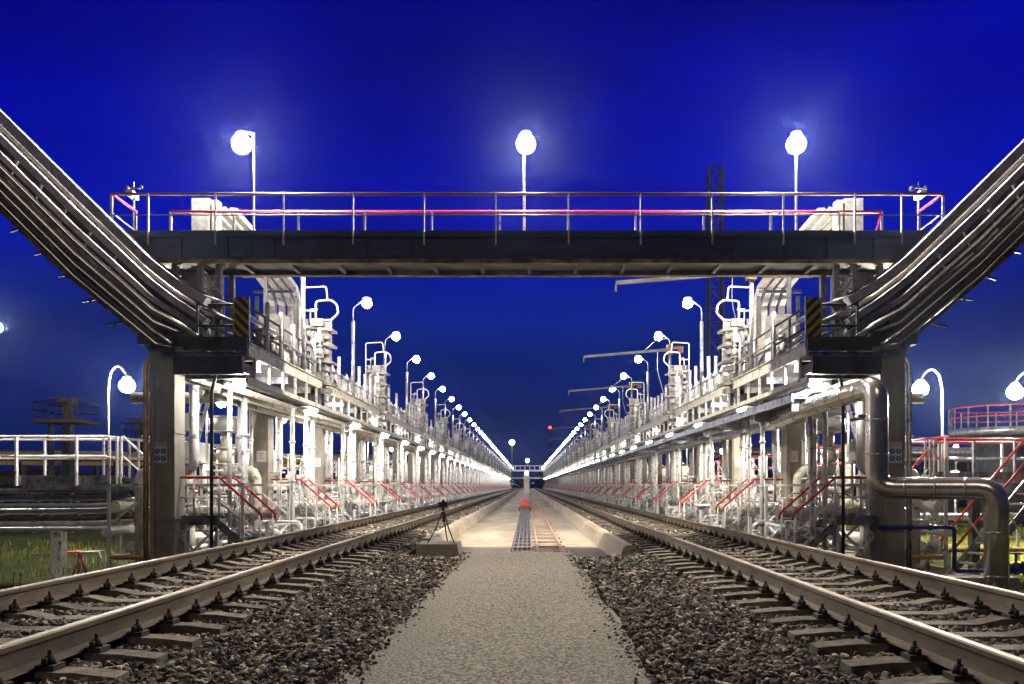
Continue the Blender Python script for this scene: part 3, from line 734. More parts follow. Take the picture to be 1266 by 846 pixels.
# =================================================================== FOOTBRIDGE
yb0, yb1 = 17.9, 19.0
def bx0(px): return X(px, yb0)
def bz0(py): return Z(py, yb0)
ZD = bz0(292)
nearg = MB().box(-8.7, 9.0, yb0, yb0 + .02, bz0(321), ZD - .02); nearg.box(-8.7, 9.0, yb0 - .04, yb0 + .1, ZD - .02, ZD)
farg = MB().box(-8.3, 8.6, yb1 - .02, yb1, bz0(321), ZD - .02); farg.box(-8.3, 8.6, yb1 - .1, yb1 + .04, ZD - .02, ZD)
stf = MB()
for i in range(18): stf.box(-8.5 + i * 1.0, -8.49 + i * 1.0, yb0 - .035, yb0 - .001, bz0(320), ZD - .03)
flg = MB()
for a, b_ in ((-8.7, -1.02), (-1.0, .22), (.24, 9.0)):
    flg.box(a, b_, yb0 - .06, yb0 + .12, bz0(321) - .09, bz0(321) - .002); flg.box(a, b_, yb1 - .12, yb1 + .06, bz0(321) - .09, bz0(321) - .002)
sof = MB().box(-8.5, 8.8, yb0 + .13, yb1 - .13, bz0(321) + .0, bz0(321) + .03)
for i in range(17): sof.box(-8.4 + i * 1.05, -8.32 + i * 1.05, yb0 + .125, yb1 - .125, bz0(321) - .07, bz0(321) - .003)
deckb = MB().box(-8.9, 9.05, yb0 + .0, yb1, ZD + .002, ZD + .03)
toe = MB().box(-8.75, 9.0, yb0 - .015, yb0 - .003, ZD - .05, ZD + .12); toe.box(-8.2, 7.7, yb1 - .01, yb1 + .005, ZD + .035, ZD + .12)
rt = bz0(240); rnear = MB().pipe([(-9.04, yb0, rt), (9.04, yb0, rt)], .035, 8)
mid = MB().pipe([(-9.04, yb0, bz0(266)), (9.04, yb0, bz0(266))], .014, 6)
zf = Z(262, yb1)
rfar = MB().pipe([(X(211, yb1), yb1, zf), (X(1090, yb1), yb1, zf)], .035, 8)
rfar.pipe([(-9.02, yb0, rt), (-9.0, yb1, zf)], .03, 8); rfar.pipe([(9.02, yb0, rt), (9.0, yb1, zf)], .03, 8)
rfar.pipe([(X(1090, yb1), yb1, zf), (X(1076, yb1), yb1, ZD)], .02, 6)
sps = []
for xx in (-6.2, -3.6, -1.01, .23, 3.1, 5.9):
    spl = MB(); spl.box(xx - .22, xx + .22, yb0 - .012, yb0 - .001, bz0(319), ZD - .06)
    for q in range(5):
        for xo in (-.17, -.08, .08, .17): spl.pipe([(xx + xo, yb0 - .012, bz0(317) + q * .085), (xx + xo, yb0 - .03, bz0(317) + q * .085)], .013, 6)
    sps.append(('splice_plate', spl, 'girder'))
parts = sps + [('girder', nearg, 'girder'), ('girder', farg, 'girder'), ('web_stiffener', stf, 'girder'), ('bottom_flange', flg, 'flange'), ('soffit', sof, 'darksteel'), ('walking_deck', deckb, 'darksteel'), ('toe_board', toe, 'girder'),
         ('top_handrail', rnear, 'shadered'), ('mid_rail', mid, 'darksteel'), ('back_handrail', rfar, 'litred')]
for px in (184, 267, 351, 437, 524.5, 613, 703, 792, 880, 968, 1056, 1114):
    parts.append(('rail_post', MB().beam((bx0(px), yb0 - .03, bz0(303)), (bx0(px), yb0 - .03, rt), .05, .03, (1, 0, 0)), 'duct'))
for xx in (-9.02, 9.02): parts.append(('rail_post', MB().beam((xx, yb0, ZD - .05), (xx, yb0, rt), .05, .04), 'galv')); parts.append(('rail_post', MB().beam((xx, yb1, ZD - .1), (xx, yb1, zf), .05, .04), 'galv'))
for xx in (-9.02, 9.02): parts.append(('mid_rail', MB().pipe([(xx, yb0, ZD + .5), (xx, yb1, ZD + .45)], .018, 6), 'galv'))
for px in (211, 289, 369, 451, 534, 618, 702, 786, 870, 953, 1037, 1090):
    parts.append(('back_rail_post', MB().beam((X(px, yb1), yb1, ZD - .06), (X(px, yb1), yb1, zf), .07, .04, (1, 0, 0)), 'white'))
thing('footbridge', 'dark blue steel footbridge with red handrails spanning both tracks', 'footbridge', (0, yb0, bz0(321)), parts, world=True)

# lamps on the bridge
lz = Z(178, yb1)
for px, dx, w_ in ((313, -.28, 'left-hand'), (648, .04, 'middle'), (985, .0, 'right-hand')):
    x = X(px, yb1 + .05)
    pm_ = MB().pipe([(0, 0, 0), (0, 0, lz - ZD + .24), (dx, 0, lz - ZD + .29)], .028, 8)
    hd_ = MB().ball((dx, 0, lz - ZD + .24), .12, 14, 4, .6, 0., 1.); gl_ = MB().ball((dx, 0, lz - ZD), .21, 16, 10, 1., -1., 1.)
    o = thing('bridge_lamp', '%s bright lamp on a thin white mast of the footbridge' % w_, 'lamp', (x, yb1 + .09, ZD + .03), [('mast', pm_, 'white'), ('lamp_head', hd_, 'plasticwhite'), ('lamp_head/lamp_glass', gl_, 'glass_bridge')], 'lamps on the footbridge')

# loudspeaker / camera posts at the bridge ends
for s, px in ((-1, 163), (1, 1138)):
    x = X(px, yb1)
    p = MB().pipe([(0, 0, -.1), (0, 0, 1.25)], .026, 8); c_ = MB().box(-.06, .07, -.2, .1, 1.22, 1.36); c_.box(-.075, .085, -.24, -.2, 1.24, 1.34)
    u = MB().pipe([(0, 0, 1.33), (0, 0, 1.62)], .012, 5); u.beam((-.19, 0, 1.50), (.2, 0, 1.46), .03, .03); u.ball((-.15, 0, 1.46), .07, 8, 4); u.ball((.17, 0, 1.49), .05, 8, 4)
    thing('camera_post', 'small surveillance camera post at the %s end of the footbridge' % SIDE[s], 'camera post', (x, yb1 + .1, ZD), [('post', p, 'galv'), ('camera_housing', c_, 'plasticwhite'), ('antenna', u, 'black')], 'camera posts on the bridge ends')

# =================================================================== RACK-END STEELWORK (both sides)
for s in (-1, 1):
    S = SIDE[s]
    # support tower under the bridge end
    leg = MB(); br = MB(); pan = MB()
    for x in (6.75, 7.15, 7.7):
        for y in (18.05, 18.85): leg.beam((s * x, y, 3.6), (s * x, y, bz0(321) - .09), .12, .12)
    br.beam((s * 6.75, 18.05, 3.8), (s * 7.7, 18.05, 5.6), .05, .05); br.beam((s * 7.7, 18.05, 3.8), (s * 6.75, 18.05, 5.6), .05, .05)
    for i in range(7): br.beam((s * 6.78, 18.0, 3.8 + i * .28), (s * 7.12, 18.0, 3.8 + i * .28), .03, .03)
    pan.box(*sorted((s * 7.2, s * 7.62)), 18.15, 18.2, 3.75, 5.6)
    thing('bridge_tower', 'white steel tower carrying the %s end of the footbridge on the rack' % S, 'steel tower', (s * 7.2, 18.45, 3.6), [('leg', leg, 'ductgrey'), ('bracing', br, 'galv'), ('perforated_panel', pan, 'ductgrey')], 'towers under the bridge ends', world=True)
    # cable riser rising beside the bridge and running back down
    for i in range(5):
        pass
    d = MB(); c2 = MB(); b2 = MB()
    for i in range(4):
        x = s * (7.9 - .26 * i); o_ = .0
        zt = 7.72 - .02 * i
        d.beam((x, 20.0, 3.6), (x, 20.0, zt), .2, .12, (0, 1, 0)) if i < 2 else None
        for (p0, p1) in (((x, 19.96, zt - .1), (x * .995, 21.2, zt - .22)), ((x * .995, 21.2, zt - .22), (s * (abs(x) - .25), 24.3, 6.75))):
            d.beam(p0, p1, .17, .14)
        d.beam((s * (abs(x) - .25), 24.3, 6.75), (s * (abs(x) - .3), 24.7, 6.3), .17, .14)
        d.beam((s * (abs(x) - .3), 24.7, 6.3), (s * (abs(x) - .3), 24.7, 3.6), .17, .14, (0, 1, 0))
    for j, (y, z) in enumerate(((21.2, 7.38), (22.3, 7.08), (23.3, 6.82), (24.2, 6.6))):
        b2.beam((s * 6.8, y, z), (s * 8.05, y, z), .06, .08)
    for xx in (6.85, 8.0):
        b2.beam((s * xx, 21.6, 3.6), (s * xx, 21.6, 7.2), .09, .09); b2.beam((s * xx, 24.4, 3.6), (s * xx, 24.4, 6.5), .09, .09)
    c2.box(*sorted((s * 7.98, s * 7.55)), 19.6, 19.85, 6.2, 7.74)
    c2.box(*sorted((s * 7.5, s * 7.35)), 19.6, 19.85, 6.2, 7.70)
    c2.box(*sorted((s * 8.35, s * 8.6)), 19.6, 19.8, 6.2, 6.55)
    thing('cable_riser', 'pale boxed cable riser climbing past the %s end of the footbridge' % S, 'cable duct', (s * 7.6, 20, 3.6), [('duct', d, 'ductgrey'), ('support_frame', b2, 'darksteel'), ('junction_box', c2, 'paintgrey')], 'cable risers beside the bridge', world=True)
    # inclined pipe tray going up and outward
    D = 17.1
    def T(px, py, D=17.1):
        x = (px - 652) * D / F; return (s * -x, D, CAMZ + (600 - py) * D / F)
    KX = [-150, 0, 90, 184, 252]
    def path(dy, dy2, D):
        return [T(-150, -9 + dy, D), T(0, 139 + dy, D), T(92, 230 + dy, D), T(182 + dy * .1, 319 + dy * .95, D), T(215 + dy * .12, 345 + dy2, D), T(256, 369 + dy2, D)]
    du = MB(); pi = MB(); un = MB(); bk_ = MB(); cb = MB()
    def boxpath(mb, P, w_, h):
        for a, b_ in zip(P[:-1], P[1:]):
            v = (Vector(b_) - Vector(a)).normalized() * .01
            mb.beam(Vector(a) - v, Vector(b_) + v, w_, h, (0, -1, 0))
    # each duct: (offset at high part, offset at low end, depth, thickness along the picture, thickness in depth)
    for dy, dy2, DD, th, dp in ((4, 4, 16.6, .17, .25), (31, 29, 16.9, .13, .22), (52, 45, 17.2, .10, .2)):
        boxpath(du, path(dy, dy2, DD), th, dp)
    for dy, dy2, DD, r in ((18, 17, 17.1, .05), (68, 57, 16.6, .06), (84, 68, 16.7, .05)):
        pi.pipe(path(dy, dy2, DD), r, 8)
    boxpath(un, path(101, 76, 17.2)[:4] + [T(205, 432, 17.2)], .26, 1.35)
    for ddy, DD in ((97, 16.4), (112, 16.45)): pi.pipe(path(ddy, 76, DD)[:4] + [T(212, 425 + (ddy - 97) * .2, DD)], .03, 6)
    boxpath(cb, path(46, 38, 17.75), 1.25, .03)  # dark sheet added behind the ducts so the gaps look shaded
    for dy, DD, a in ((78, 17.4, .05), (92, 16.7, .04), (106, 16.42, .03)): cb.pipe(path(dy, 70, DD)[:4] + [T(214, 425, DD)], a, 6)
    ux, uz = .705, .709
    for i in range(11):
        t_ = i / 10; px = -120 + 300 * t_; py = -9 + 148 / 150 * (px + 150) if px < 0 else 139 + .99 * px
        bk_.beam(T(px + 2, py + 8, 17.4), T(px - 30, py + 74, 17.4), .06, .06)
        bk_.beam(T(px - 38, py + 84, 16.3), T(px - 38, py + 84, 18.0), .05, .07)
        bk_.beam(T(px - 20, py + 80, 17.0), T(px - 48, py + 86 + random.uniform(-3, 3), 17.0), .06, .035)
    thing('pipe_tray', 'inclined tray of silver ducts and pipes rising from the %s column' % S, 'pipe tray', (s * CX, D, 3.72),
          [('duct', du, 'duct'), ('pipe', pi, 'silver'), ('underside', un, 'underside'), ('bracket', bk_, 'darksteel'), ('dark_backing', cb, 'darksteel')], 'inclined pipe trays', world=True)
    # tray support head on the column + tangled ends
    hd2 = MB().box(*sorted((s * 7.0, s * 7.8)), 16.5, 17.5, 3.74, 3.95); hd2.beam((s * 7.7, 17.3, 3.95), (s * 7.7, 17.3, 4.7), .12, .12)
    thing('tray_saddle', 'dark steel saddle between the %s column head and its pipe tray' % S, 'steel bracket', (s * 7.4, 17, 3.74), [('base_plate', hd2, 'darksteel')], 'tray saddles', world=True)
    pe = MB()
    for j, (z0, z1, yy) in enumerate(((4.75, 4.65, 16.7), (4.45, 4.35, 16.9), (4.2, 4.05, 16.75), (3.98, 3.86, 17.1), (4.6, 4.2, 17.3))):
        pe.pipe([(s * 6.6, yy, z0), (s * 6.15, yy + .4, z1), (s * 6.0, yy + 3, z1 - .1), (s * 6.0, yy + 6, 3.7)], .045, 8, .2)
    pe.pipe([(s * 6.9, 17.6, 5.3), (s * 6.6, 17.8, 4.6), (s * 6.75, 17.9, 4.1), (s * 6.6, 18.2, 3.7)], .02, 6, .2); pe.pipe([(s * 6.85, 17.6, 5.4), (s * 6.5, 17.7, 4.9), (s * 6.6, 17.9, 4.2), (s * 6.9, 18.2, 3.7)], .018, 6, .2)
    tag(link('conduit_bundle', mkmesh('conduit_bundle', [(pe, 'galv')])), 'bundle of bent conduits entering the %s rack deck under the bridge' % S, 'conduits', 'conduit bundles')
    # guard rail at the rack end + hazard board
    gr = MB(); gq = MB()
    for z in (4.58, 4.15): gr.pipe([(s * 6.68, 16.7, z), (s * 5.72, 16.7, z), (s * 5.72, 22.0, z)], .025, 8)
    for x, y in ((6.68, 16.7), (5.72, 16.7), (5.72, 18.0), (5.72, 19.3), (5.72, 20.6), (5.72, 22.0)): gq.beam((s * x, y, 3.6), (s * x, y, 4.6), .045, .045)
    gq.pipe([(s * 6.55, 16.75, 4.5), (s * 5.75, 16.75, 4.15)], .03, 8)
    thing('guard_rail', 'dark guard rail around the near end of the %s rack deck' % S, 'railing', (s * 5.7, 17, 3.6), [('rail', gr, 'darksteel'), ('post', gq, 'galv')], 'guard rails at the rack ends', world=True)
    hz = MB().box(-.14, .14, -.012, .012, 0, .9); hf = MB()
    for xx in (-.155, .155): hf.box(xx - .012, xx + .012, -.02, .02, -.12, .92)
    thing('hazard_board', 'black and yellow striped board on the near end of the %s rack' % S, 'hazard board', (s * 5.76, 16.62, 3.8), [('striped_panel', hz, 'hazard'), ('frame', hf, 'galv')], 'hazard boards', sx=-s)
    # white cabinets on the deck behind the rail
    for j, (y, h) in enumerate(((20.4, 1.5), (21.7, 1.15))):
        c3 = MB().box(-.3, .3, -.25, .25, 0, h); dr = MB().box(-.26, .26, -.262, -.252, .08, h - .08); hh_ = MB().box(.18, .21, -.285, -.263, h * .5, h * .5 + .12)
        thing('control_cabinet', '%s white control cabinet on the %s rack deck by the bridge' % ('taller' if j == 0 else 'shorter', S), 'cabinet', (s * 6.25, y, 3.6), [('housing', c3, 'ductgrey'), ('door', dr, 'ductgrey'), ('door/handle', hh_, 'black')], 'control cabinets')
    # conduit up the first column
    co = MB().pipe([(s * 7.68, 16.68, -.8), (s * 7.68, 16.68, 3.35), (s * 7.55, 16.68, 3.5)], .028, 8, .15); co.pipe([(s * 7.76, 16.72, -.8), (s * 7.76, 16.72, 3.4), (s * 7.6, 16.72, 3.6)], .028, 8, .15)
    for z in (.5, 2.2): co.box(*sorted((s * 7.62, s * 7.8)), 16.66, 16.75, z, z + .03)
    tag(link('conduit', mkmesh('conduit', [(co, 'yellow' if s < 0 else 'galv')])), ('yellow' if s < 0 else 'grey') + ' conduit pair climbing the outer edge of the first %s column' % S, 'conduit', 'column conduits')
    # drop pipe with elbow under the first beam
    dp_ = MB().pipe([(s * 9.2, 19.2, 2.95), (s * 7.35, 19.2, 2.95), (s * 6.95, 19.2, 3.0), (s * 6.95, 19.2, 3.5)], .13, 12, .25); dp_.flange((s * 8.2, 19.2, 2.95), (1, 0, 0), .18, .05)
    tag(link('elbow_pipe', mkmesh('elbow_pipe', [(dp_, 'cream')])), 'cream elbow pipe below the near end beam of the %s rack' % S, 'pipe', 'elbow pipes under the end beams')
    dr_ = MB().pipe([(s * 6.45, 16.85, -.9), (s * 6.45, 16.85, 2.85), (s * 6.35, 16.85, 3.2)], .035, 8, .1); dr_.box(*sorted((s * 6.4, s * 6.5)), 16.83, 16.88, -.95, -.85)
    tag(link('drain_hose', mkmesh('drain_hose', [(dr_, 'darksteel')])), 'thin dark drain pipe hanging below the near end of the %s rack' % S, 'drain pipe', 'drain pipes')

# signs on the columns
def sign_panel(x, y, z, label):
    bd = MB().box(-.13, .13, -.006, .006, -.17, .17); ds = MB(); gl_ = MB()
    for i in (-1, 1):
        for j in (-1, 1):
            ds.pipe([(i * .062, -.008, j * .075), (i * .062, -.012, j * .075)], .052, 14)
            gl_.box(i * .062 - .012, i * .062 + .012, -.016, -.0125, j * .075 - .02, j * .075 + .012); gl_.ball((i * .062, -.013, j * .075 + .022), .012, 6, 4)
    rd = MB()
    for i in (-1, 0, 1): rd.ring((i * .085, -.01, .215), (0, 1, 0), .03, .006, 12, 4)
    wb = MB().box(-.13, .13, -.006, .006, .172, .26)
    thing('safety_sign', label, 'sign', (x, y, z), [('panel', bd, 'plasticwhite'), ('blue_disc', ds, 'signblue'), ('pictogram', gl_, 'plasticwhite'), ('warning_panel', wb, 'plasticwhite'), ('red_ring', rd, 'red')], 'safety signs on the first columns')
sign_panel(-7.40, 16.64, Z(563, 16.9), 'safety sign with four blue discs on the first left concrete column')
sign_panel(7.42, 16.64, Z(563, 16.9), 'safety sign with four blue discs on the first right concrete column')
for s in (-1, 1):
    for k in (1, 2, 3, 4):
        a = MB().box(-.13, .13, -.006, .006, .06, .36); b_ = MB()
        for i in range(3): b_.box(-.09, .09 - .05 * (i % 2), -.010, -.007, .28 - .07 * i, .295 - .07 * i)
        thing('number_plate', 'small white plate with red lettering on the %s column from the bridge of %s rack' % (nth(k + 1), SIDE[s]), 'plate', (s * 7.30, Y1 + k * 6 - .26, 1.5), [('plate', a, 'plasticwhite'), ('lettering', b_, 'red')], 'plates on the rack columns')

# =================================================================== LEFT SIDE: trestle platform
D = 20.0
fr = MB().box(-24, -9.75, D, D + 1.1, .98, 1.1); fr.box(-24, -9.75, D - .05, D - .003, .93, 1.16); fr.box(-12.2, -9.2, D - .1, D - .06, .8, .92)
rlp = MB()
for z in (2.1, 1.62):
    rlp.pipe([(-24, D, z), (-10.2, D, z)], .032, 8); rlp.pipe([(-24, D + 1.05, z - .02), (-9.4, D + 1.05, z - .02)], .028, 8)
parts = [('deck', fr, 'galv'), ('handrail', rlp, 'white')]
for px in (-80, 23, 97, 147): parts.append(('post', MB().beam((X(px, D), D - .08, .9), (X(px, D), D - .08, 2.1), .08, .04, (1, 0, 0)), 'white'))
parts.append(('post', MB().beam((X(152, D), D - .08, .9), (X(152, D), D - .08, 2.1), .07, .04, (1, 0, 0)), 'white'))
for px in (54, 127, 170, -30): parts.append(('post', MB().beam((X(px, D + 1), D + 1.05, 1.1), (X(px, D + 1), D + 1.05, 2.1), .07, .04, (1, 0, 0)), 'white'))
stl = MB()
for yy in (D - .02, D + .95): stl.beam((-9.8, yy, 1.05), (-8.55, yy, -.3), .03, .2)
for i in range(6): stl.box(-9.72 + i * .2, -9.48 + i * .2, D, D + .93, .85 - i * .2, .88 - i * .2)
hl = MB().pipe([(-9.8, D, 2.1), (-8.7, D, 1.1), (-8.55, D, .75)], .03, 8); hl.pipe([(-9.8, D, 1.62), (-8.6, D, .55)], .02, 6)
hr_ = MB().pipe([(-9.5, D + 1., 2.08), (-8.45, D + 1., 1.05), (-8.4, D + 1, .7)], .03, 8)
parts += [('stair', stl, 'galv'), ('stair_handrail', hl, 'white'), ('red_stair_handrail', hr_, 'red')]
for px in (66, 183, -70): parts.append(('support_post', MB().box(X(px, D) - .13, X(px, D) + .13, D + .1, D + .36, -1.4, -.12), 'white'))
thing('access_platform', 'white railed access platform with a stair behind the left track', 'platform', (-11, D, -1.35), parts, world=True)
for j, (z, r, m_, dd, lab) in enumerate(((.80, .08, 'duct', .1, 'topmost grey'), (.60, .075, 'duct', .35, 'second from top silver'), (.42, .065, 'duct', .2, 'pale third'), (.27, .075, 'duct', .45, 'silver middle'), (.10, .06, 'rust', .2, 'rusty brown'), (-.02, .07, 'duct', .5, 'grey second lowest'), (-.16, .06, 'duct', .15, 'lowest silver'))):
    p = MB().pipe([(-24, D + dd, z + .03), (-16, D + dd, z), (-13, D + dd, z - .01), (-10.6, D + dd, z + .01), (-8.6, D + dd, z + .12)], r, 10); c_ = MB()
    for i in range(16): c_.box(-23.5 + i * .95, -23.44 + i * .95, D + dd - r - .02, D + dd + r + .02, z - r - .02, z - r + .02)
    thing('trestle_pipe', '%s pipe crossing below the left access platform' % lab, 'pipe', (-12, D + dd, z), [('pipe_barrel', p, m_), ('clamps', c_, 'galv')], 'stacked pipes below the left platform', world=True)
# white hoop barriers and light stair bits
for j, (px, nm) in enumerate(((228, 'red topped'), (306, 'white'))):
    px0 = [88, 112][j]; Db = 21
    h = MB().pipe([(-.45, 0, 0), (-.25, 0, .6), (.2, 0, .62), (.42, 0, 0)], .03, 6); h.pipe([(-.2, 0, 0), (-.2, 0, .6)], .02, 6); h.pipe([(.18, 0, 0), (.18, 0, .6)], .02, 6); h.pipe([(-.25, .3, .6), (.2, .3, .62)], .02, 6)
    tag(link('hoop_barrier', mkmesh('hoop_barrier', [(h, 'red' if j == 0 else 'white')]), None, (X(px0, Db), Db, -1.4)), '%s low hoop barrier on the grass under the trestle' % nm, 'barrier', 'low barriers')
# =================================================================== RIGHT SIDE: platform, stairs, big pipe, blue pipe
D = 20.5
fr = MB().box(10.05, 24, D, D + 1.1, 1.05, 1.17); fr.box(10.05, 24, D - .05, D - .003, .98, 1.25)
hr_ = MB().pipe([(24, D, 2.06), (10.2, D, 2.06), (9.25, D, 1.0), (9.1, D, .8)], .035, 8, .1); hr_.pipe([(24, D + 1.05, 2.03), (9.9, D + 1.05, 2.03), (8.9, D + 1.05, .95)], .03, 8, .1)
md = MB().pipe([(24, D, 1.6), (10.2, D, 1.6), (9.2, D, .45)], .018, 6); md.pipe([(24, D + 1.05, 1.6), (10, D + 1.05, 1.6)], .02, 6)
parts = [('deck', fr, 'galv'), ('handrail', hr_, 'red'), ('mid_rail', md, 'galv')]
for px in (1148, 1153, 1202, 1252, 1300): parts.append(('post', MB().beam((X(px, D), D - .08, .98), (X(px, D), D - .08, 2.05), .07, .04, (1, 0, 0)), 'galv'))
for px in (1162, 1172, 1205, 1240): parts.append(('post', MB().beam((X(px, D + 1), D + 1.05, 1.1), (X(px, D + 1), D + 1.05, 2.03), .08, .04, (1, 0, 0)), 'white'))
stl = MB()
for yy in (D - .02, D + .95): stl.beam((10.1, yy, 1.1), (8.8, yy, -.4), .03, .2)
for i in range(6): stl.box(9.8 - i * .2, 10.04 - i * .2, D, D + .93, .88 - i * .2, .91 - i * .2)
parts.append(('stair', stl, 'galv'))
for px in (1128, 1215, 1290): parts.append(('support_post', MB().box(X(px, D) - .1, X(px, D) + .1, D + .3, D + .5, -1.4, 1.04), 'darksteel'))
thing('access_platform', 'access platform with red handrail and stair behind the big silver pipe', 'platform', (12, D, -1.35), parts, world=True)
for j, (x, lab) in enumerate(((10.6, 'stair with white cross bracing seen under the big silver pipe'), (13.2, 'stair with white cross bracing right of the big silver pipe'), (15.9, 'outermost of the white braced stairs on the right'))):
    a = MB(); t_ = MB(); h = MB(); bq = MB()
    for yy in (-.4, .4): a.beam((-1.15, yy, -.1), (1.0, yy, 2.5), .04, .17); h.pipe([(-1.2, yy, .9), (.95, yy, 3.5)], .03, 8)
    for i in range(11): t_.box(-1.05 + i * .19, -.83 + i * .19, -.39, .39, .08 + i * .225, .11 + i * .225)
    for yy in (-.42,):
        bq.beam((-.9, yy, 1.6), (.25, yy, -.0), .06, .03); bq.beam((-.35, yy, 2.3), (.9, yy, .2), .06, .03); bq.beam((-.5, yy, .7), (-.5, yy, 1.75), .04, .04); bq.beam((.5, yy, 1.9), (.5, yy, 3.), .04, .04)
    thing('braced_stair', lab, 'stair', (x, 18.6, -1.4), [('stringer', a, 'galv'), ('tread', t_, 'white'), ('handrail', h, 'red'), ('bracing', bq, 'white')], 'braced stairs by the grass')
# large silver pipe
D = 15.4; R = .2
bp_ = MB()
D_ = D - .9
P = [(5.9, 26, 2.9), (6.1, 17.2, 2.93), (X(1084, D), D + .1, Z(478, D)), (X(1084, D), D, Z(604, D)), (X(1232, D_), D_, Z(604, D)), (X(1232, D_), D_, -1.45)]
P[2] = (X(1084, D), D, 2.78)
P[1] = (6.15, 18.0, 2.62); P[0] = (6.5, 22.0, 2.55)
pr = MB().pipe([(6.5, 22.6, 3.3), P[0], P[1], P[2], P[3], P[4], P[5]], R, 24, .30)
bd = MB()
for q0, q1, nb in ((P[1], P[2], 5), (P[2], P[3], 3), (P[3], P[4], 4), (P[4], P[5], 3), (P[0], P[1], 4)):
    a, b_ = Vector(q0), Vector(q1)
    for i in range(1, nb): c_ = a.lerp(b_, i / nb); bd.flange(c_, b_ - a, R + .006, .035, 24)
ft = MB().box(P[5][0] - .35, P[5][0] + .35, P[5][1] - .3, P[5][1] + .35, -1.6, -1.18)
pc = MB().box(P[3][0] - R - .06, P[3][0] + .3, D + .2, D + .24, 2.2, 2.26); pc.box(P[3][0] - .03, P[3][0] + .03, D + R, 16.64, 2.2, 2.26)
thing('silver_pipe', 'large shiny silver insulated pipe stepping down beside the right column', 'insulated pipe', (P[3][0], D, 0), [('cladding', pr, 'silver'), ('cladding_band', bd, 'silver'), ('footing', ft, 'concrete'), ('bracket', pc, 'darksteel')], world=True)
D = 16.6
bp_ = MB().pipe([Pt(1085, 652, D), Pt(1180, 652, D), Pt(1180, 706, D), Pt(1330, 706, D)], .042, 10, .1); vb = MB()
c_ = Vector(Pt(1256, 703, D)); vb.ball(c_, .14, 10, 6); vb.flange(c_ + Vector((-.17, 0, 0)), (1, 0, 0), .14, .04); vb.flange(c_ + Vector((.17, 0, 0)), (1, 0, 0), .14, .04); vb.pipe([c_, c_ + Vector((0, 0, .3))], .03, 6); vb.wheel(c_ + Vector((0, 0, .3)), (0, 0, 1), .13)
cl_ = MB(); 
for px in (1125, 1150): cl_.flange(Pt(px, 652, D), (1, 0, 0), .065, .06, 8)
thing('blue_pipe', 'thin blue water pipe bending down beside the lit grass', 'pipe', Pt(1180, 706, D), [('pipe_barrel', bp_, 'bluepipe'), ('valve', vb, 'bluepipe'), ('coupling', cl_, 'darksteel')], world=True)
# white pump with flanges on the grass
pu = MB().pipe([(0, 0, 0), (0, 0, .9)], .07, 10); pu.ball((0, 0, .55), .18, 10, 6); pu.pipe([(-.45, 0, .9), (.4, 0, .9)], .14, 12); pu.flange((-.45, 0, .9), (1, 0, 0), .2, .06); pu.flange((.4, 0, .9), (1, 0, 0), .2, .06); pu.flange((-.05, 0, .9), (1, 0, 0), .19, .05)
lg2 = MB().beam((-.22, 0, 0), (-.22, 0, .8), .05, .05); lg2.beam((.22, 0, 0), (.22, 0, .8), .05, .05)
thing('hydrant_valve', 'white flanged valve unit standing in the lit grass', 'valve', (X(1135, 18), 18.0, -1.35), [('valve_body', pu, 'white'), ('legs', lg2, 'galv')])
cb_ = MB().box(6.45, 8.7, 14.6, 15.0, -1.3, -.72); tag(link('concrete_block', mkmesh('concrete_block', [(cb_, 'concrete')])), 'low concrete beam lying beside the outer right rail', 'concrete beam')
for j, (z, dd, m_, lab) in enumerate(((-.85, 22.5, 'rust', 'rusty pipe'), (.05, 23.5, 'galv', 'grey pipe'), (-.05, 24.2, 'galv', 'thin grey pipe'))):
    p = MB().pipe([(10.6, dd, z), (32, dd + 1.5, z)], .07, 8); su = MB()
    for i in range(7): su.beam((11.5 + i * 3, dd + .2 * i, -1.45), (11.5 + i * 3, dd + .2 * i, z - .05), .07, .07)
    thing('field_pipe', '%s running low across the lit grass behind the stairs' % lab, 'pipe', (12, dd, -1.35), [('pipe_barrel', p, m_), ('supports', su, 'galv')], 'pipes across the grass', world=True)
# round tank-top platform on the far right
D = 42.0
c_ = X(1240, D); parts_ = []
tk = MB().pipe([(0, 0, -5.2), (0, 0, -.35)], 1.3, 28); dk_ = MB().pipe([(0, 0, -.35), (0, 0, .0)], 2.5, 28); rr = MB(); pq = MB()
for z in (.55, 1.05): rr.ring((0, 0, z), (0, 0, 1), 2.45, .035, 28, 5)
for i in range(16): a = 2 * PI * i / 16; pq.beam((2.45 * math.cos(a), 2.45 * math.sin(a), 0), (2.45 * math.cos(a), 2.45 * math.sin(a), 1.05), .05, .05)
thing('tank', 'round tank with railed top platform beyond the right access platform', 'tank', (c_, D, Z(531, D)), [('shell', tk, 'darksteel'), ('top_deck', dk_, 'galv'), ('rail', rr, 'red'), ('post', pq, 'galv')])

# =================================================================== STREET LAMPS (outer)
def street(px, hx, py_h, D, base, label, s):
    dx = (hx - px) * D / F; top = Z(py_h, D) - base
    p = MB().pipe([(0, 0, 0), (0, 0, top - .05), (dx * .12, 0, top + .42), (dx * .5, 0, top + .62), (dx * .9, 0, top + .42), (dx, 0, top + .1)], .032, 8, .25)
    h = MB().ball((dx, 0, top + .22), .12, 12, 4, .7, 0., 1.); g = MB().ball((dx, 0, top), .21, 14, 9, 1., -1., 1.)
    o = thing('street_lamp', label, 'street lamp', (X(px, D), D, base), [('pole', p, 'ductgrey'), ('lamp_head', h, 'plasticwhite'), ('lamp_head/lamp_glass', g, 'glass_street' if s > 0 else 'glass_street_dim')], 'curved street lamps beyond the racks')
street(134, 157, 477, 24, -1.35, 'curved white street lamp behind the left access platform', -1)
street(1165, 1138, 481, 24, -1.35, 'curved white street lamp beside the right column behind the red handrails', 1)
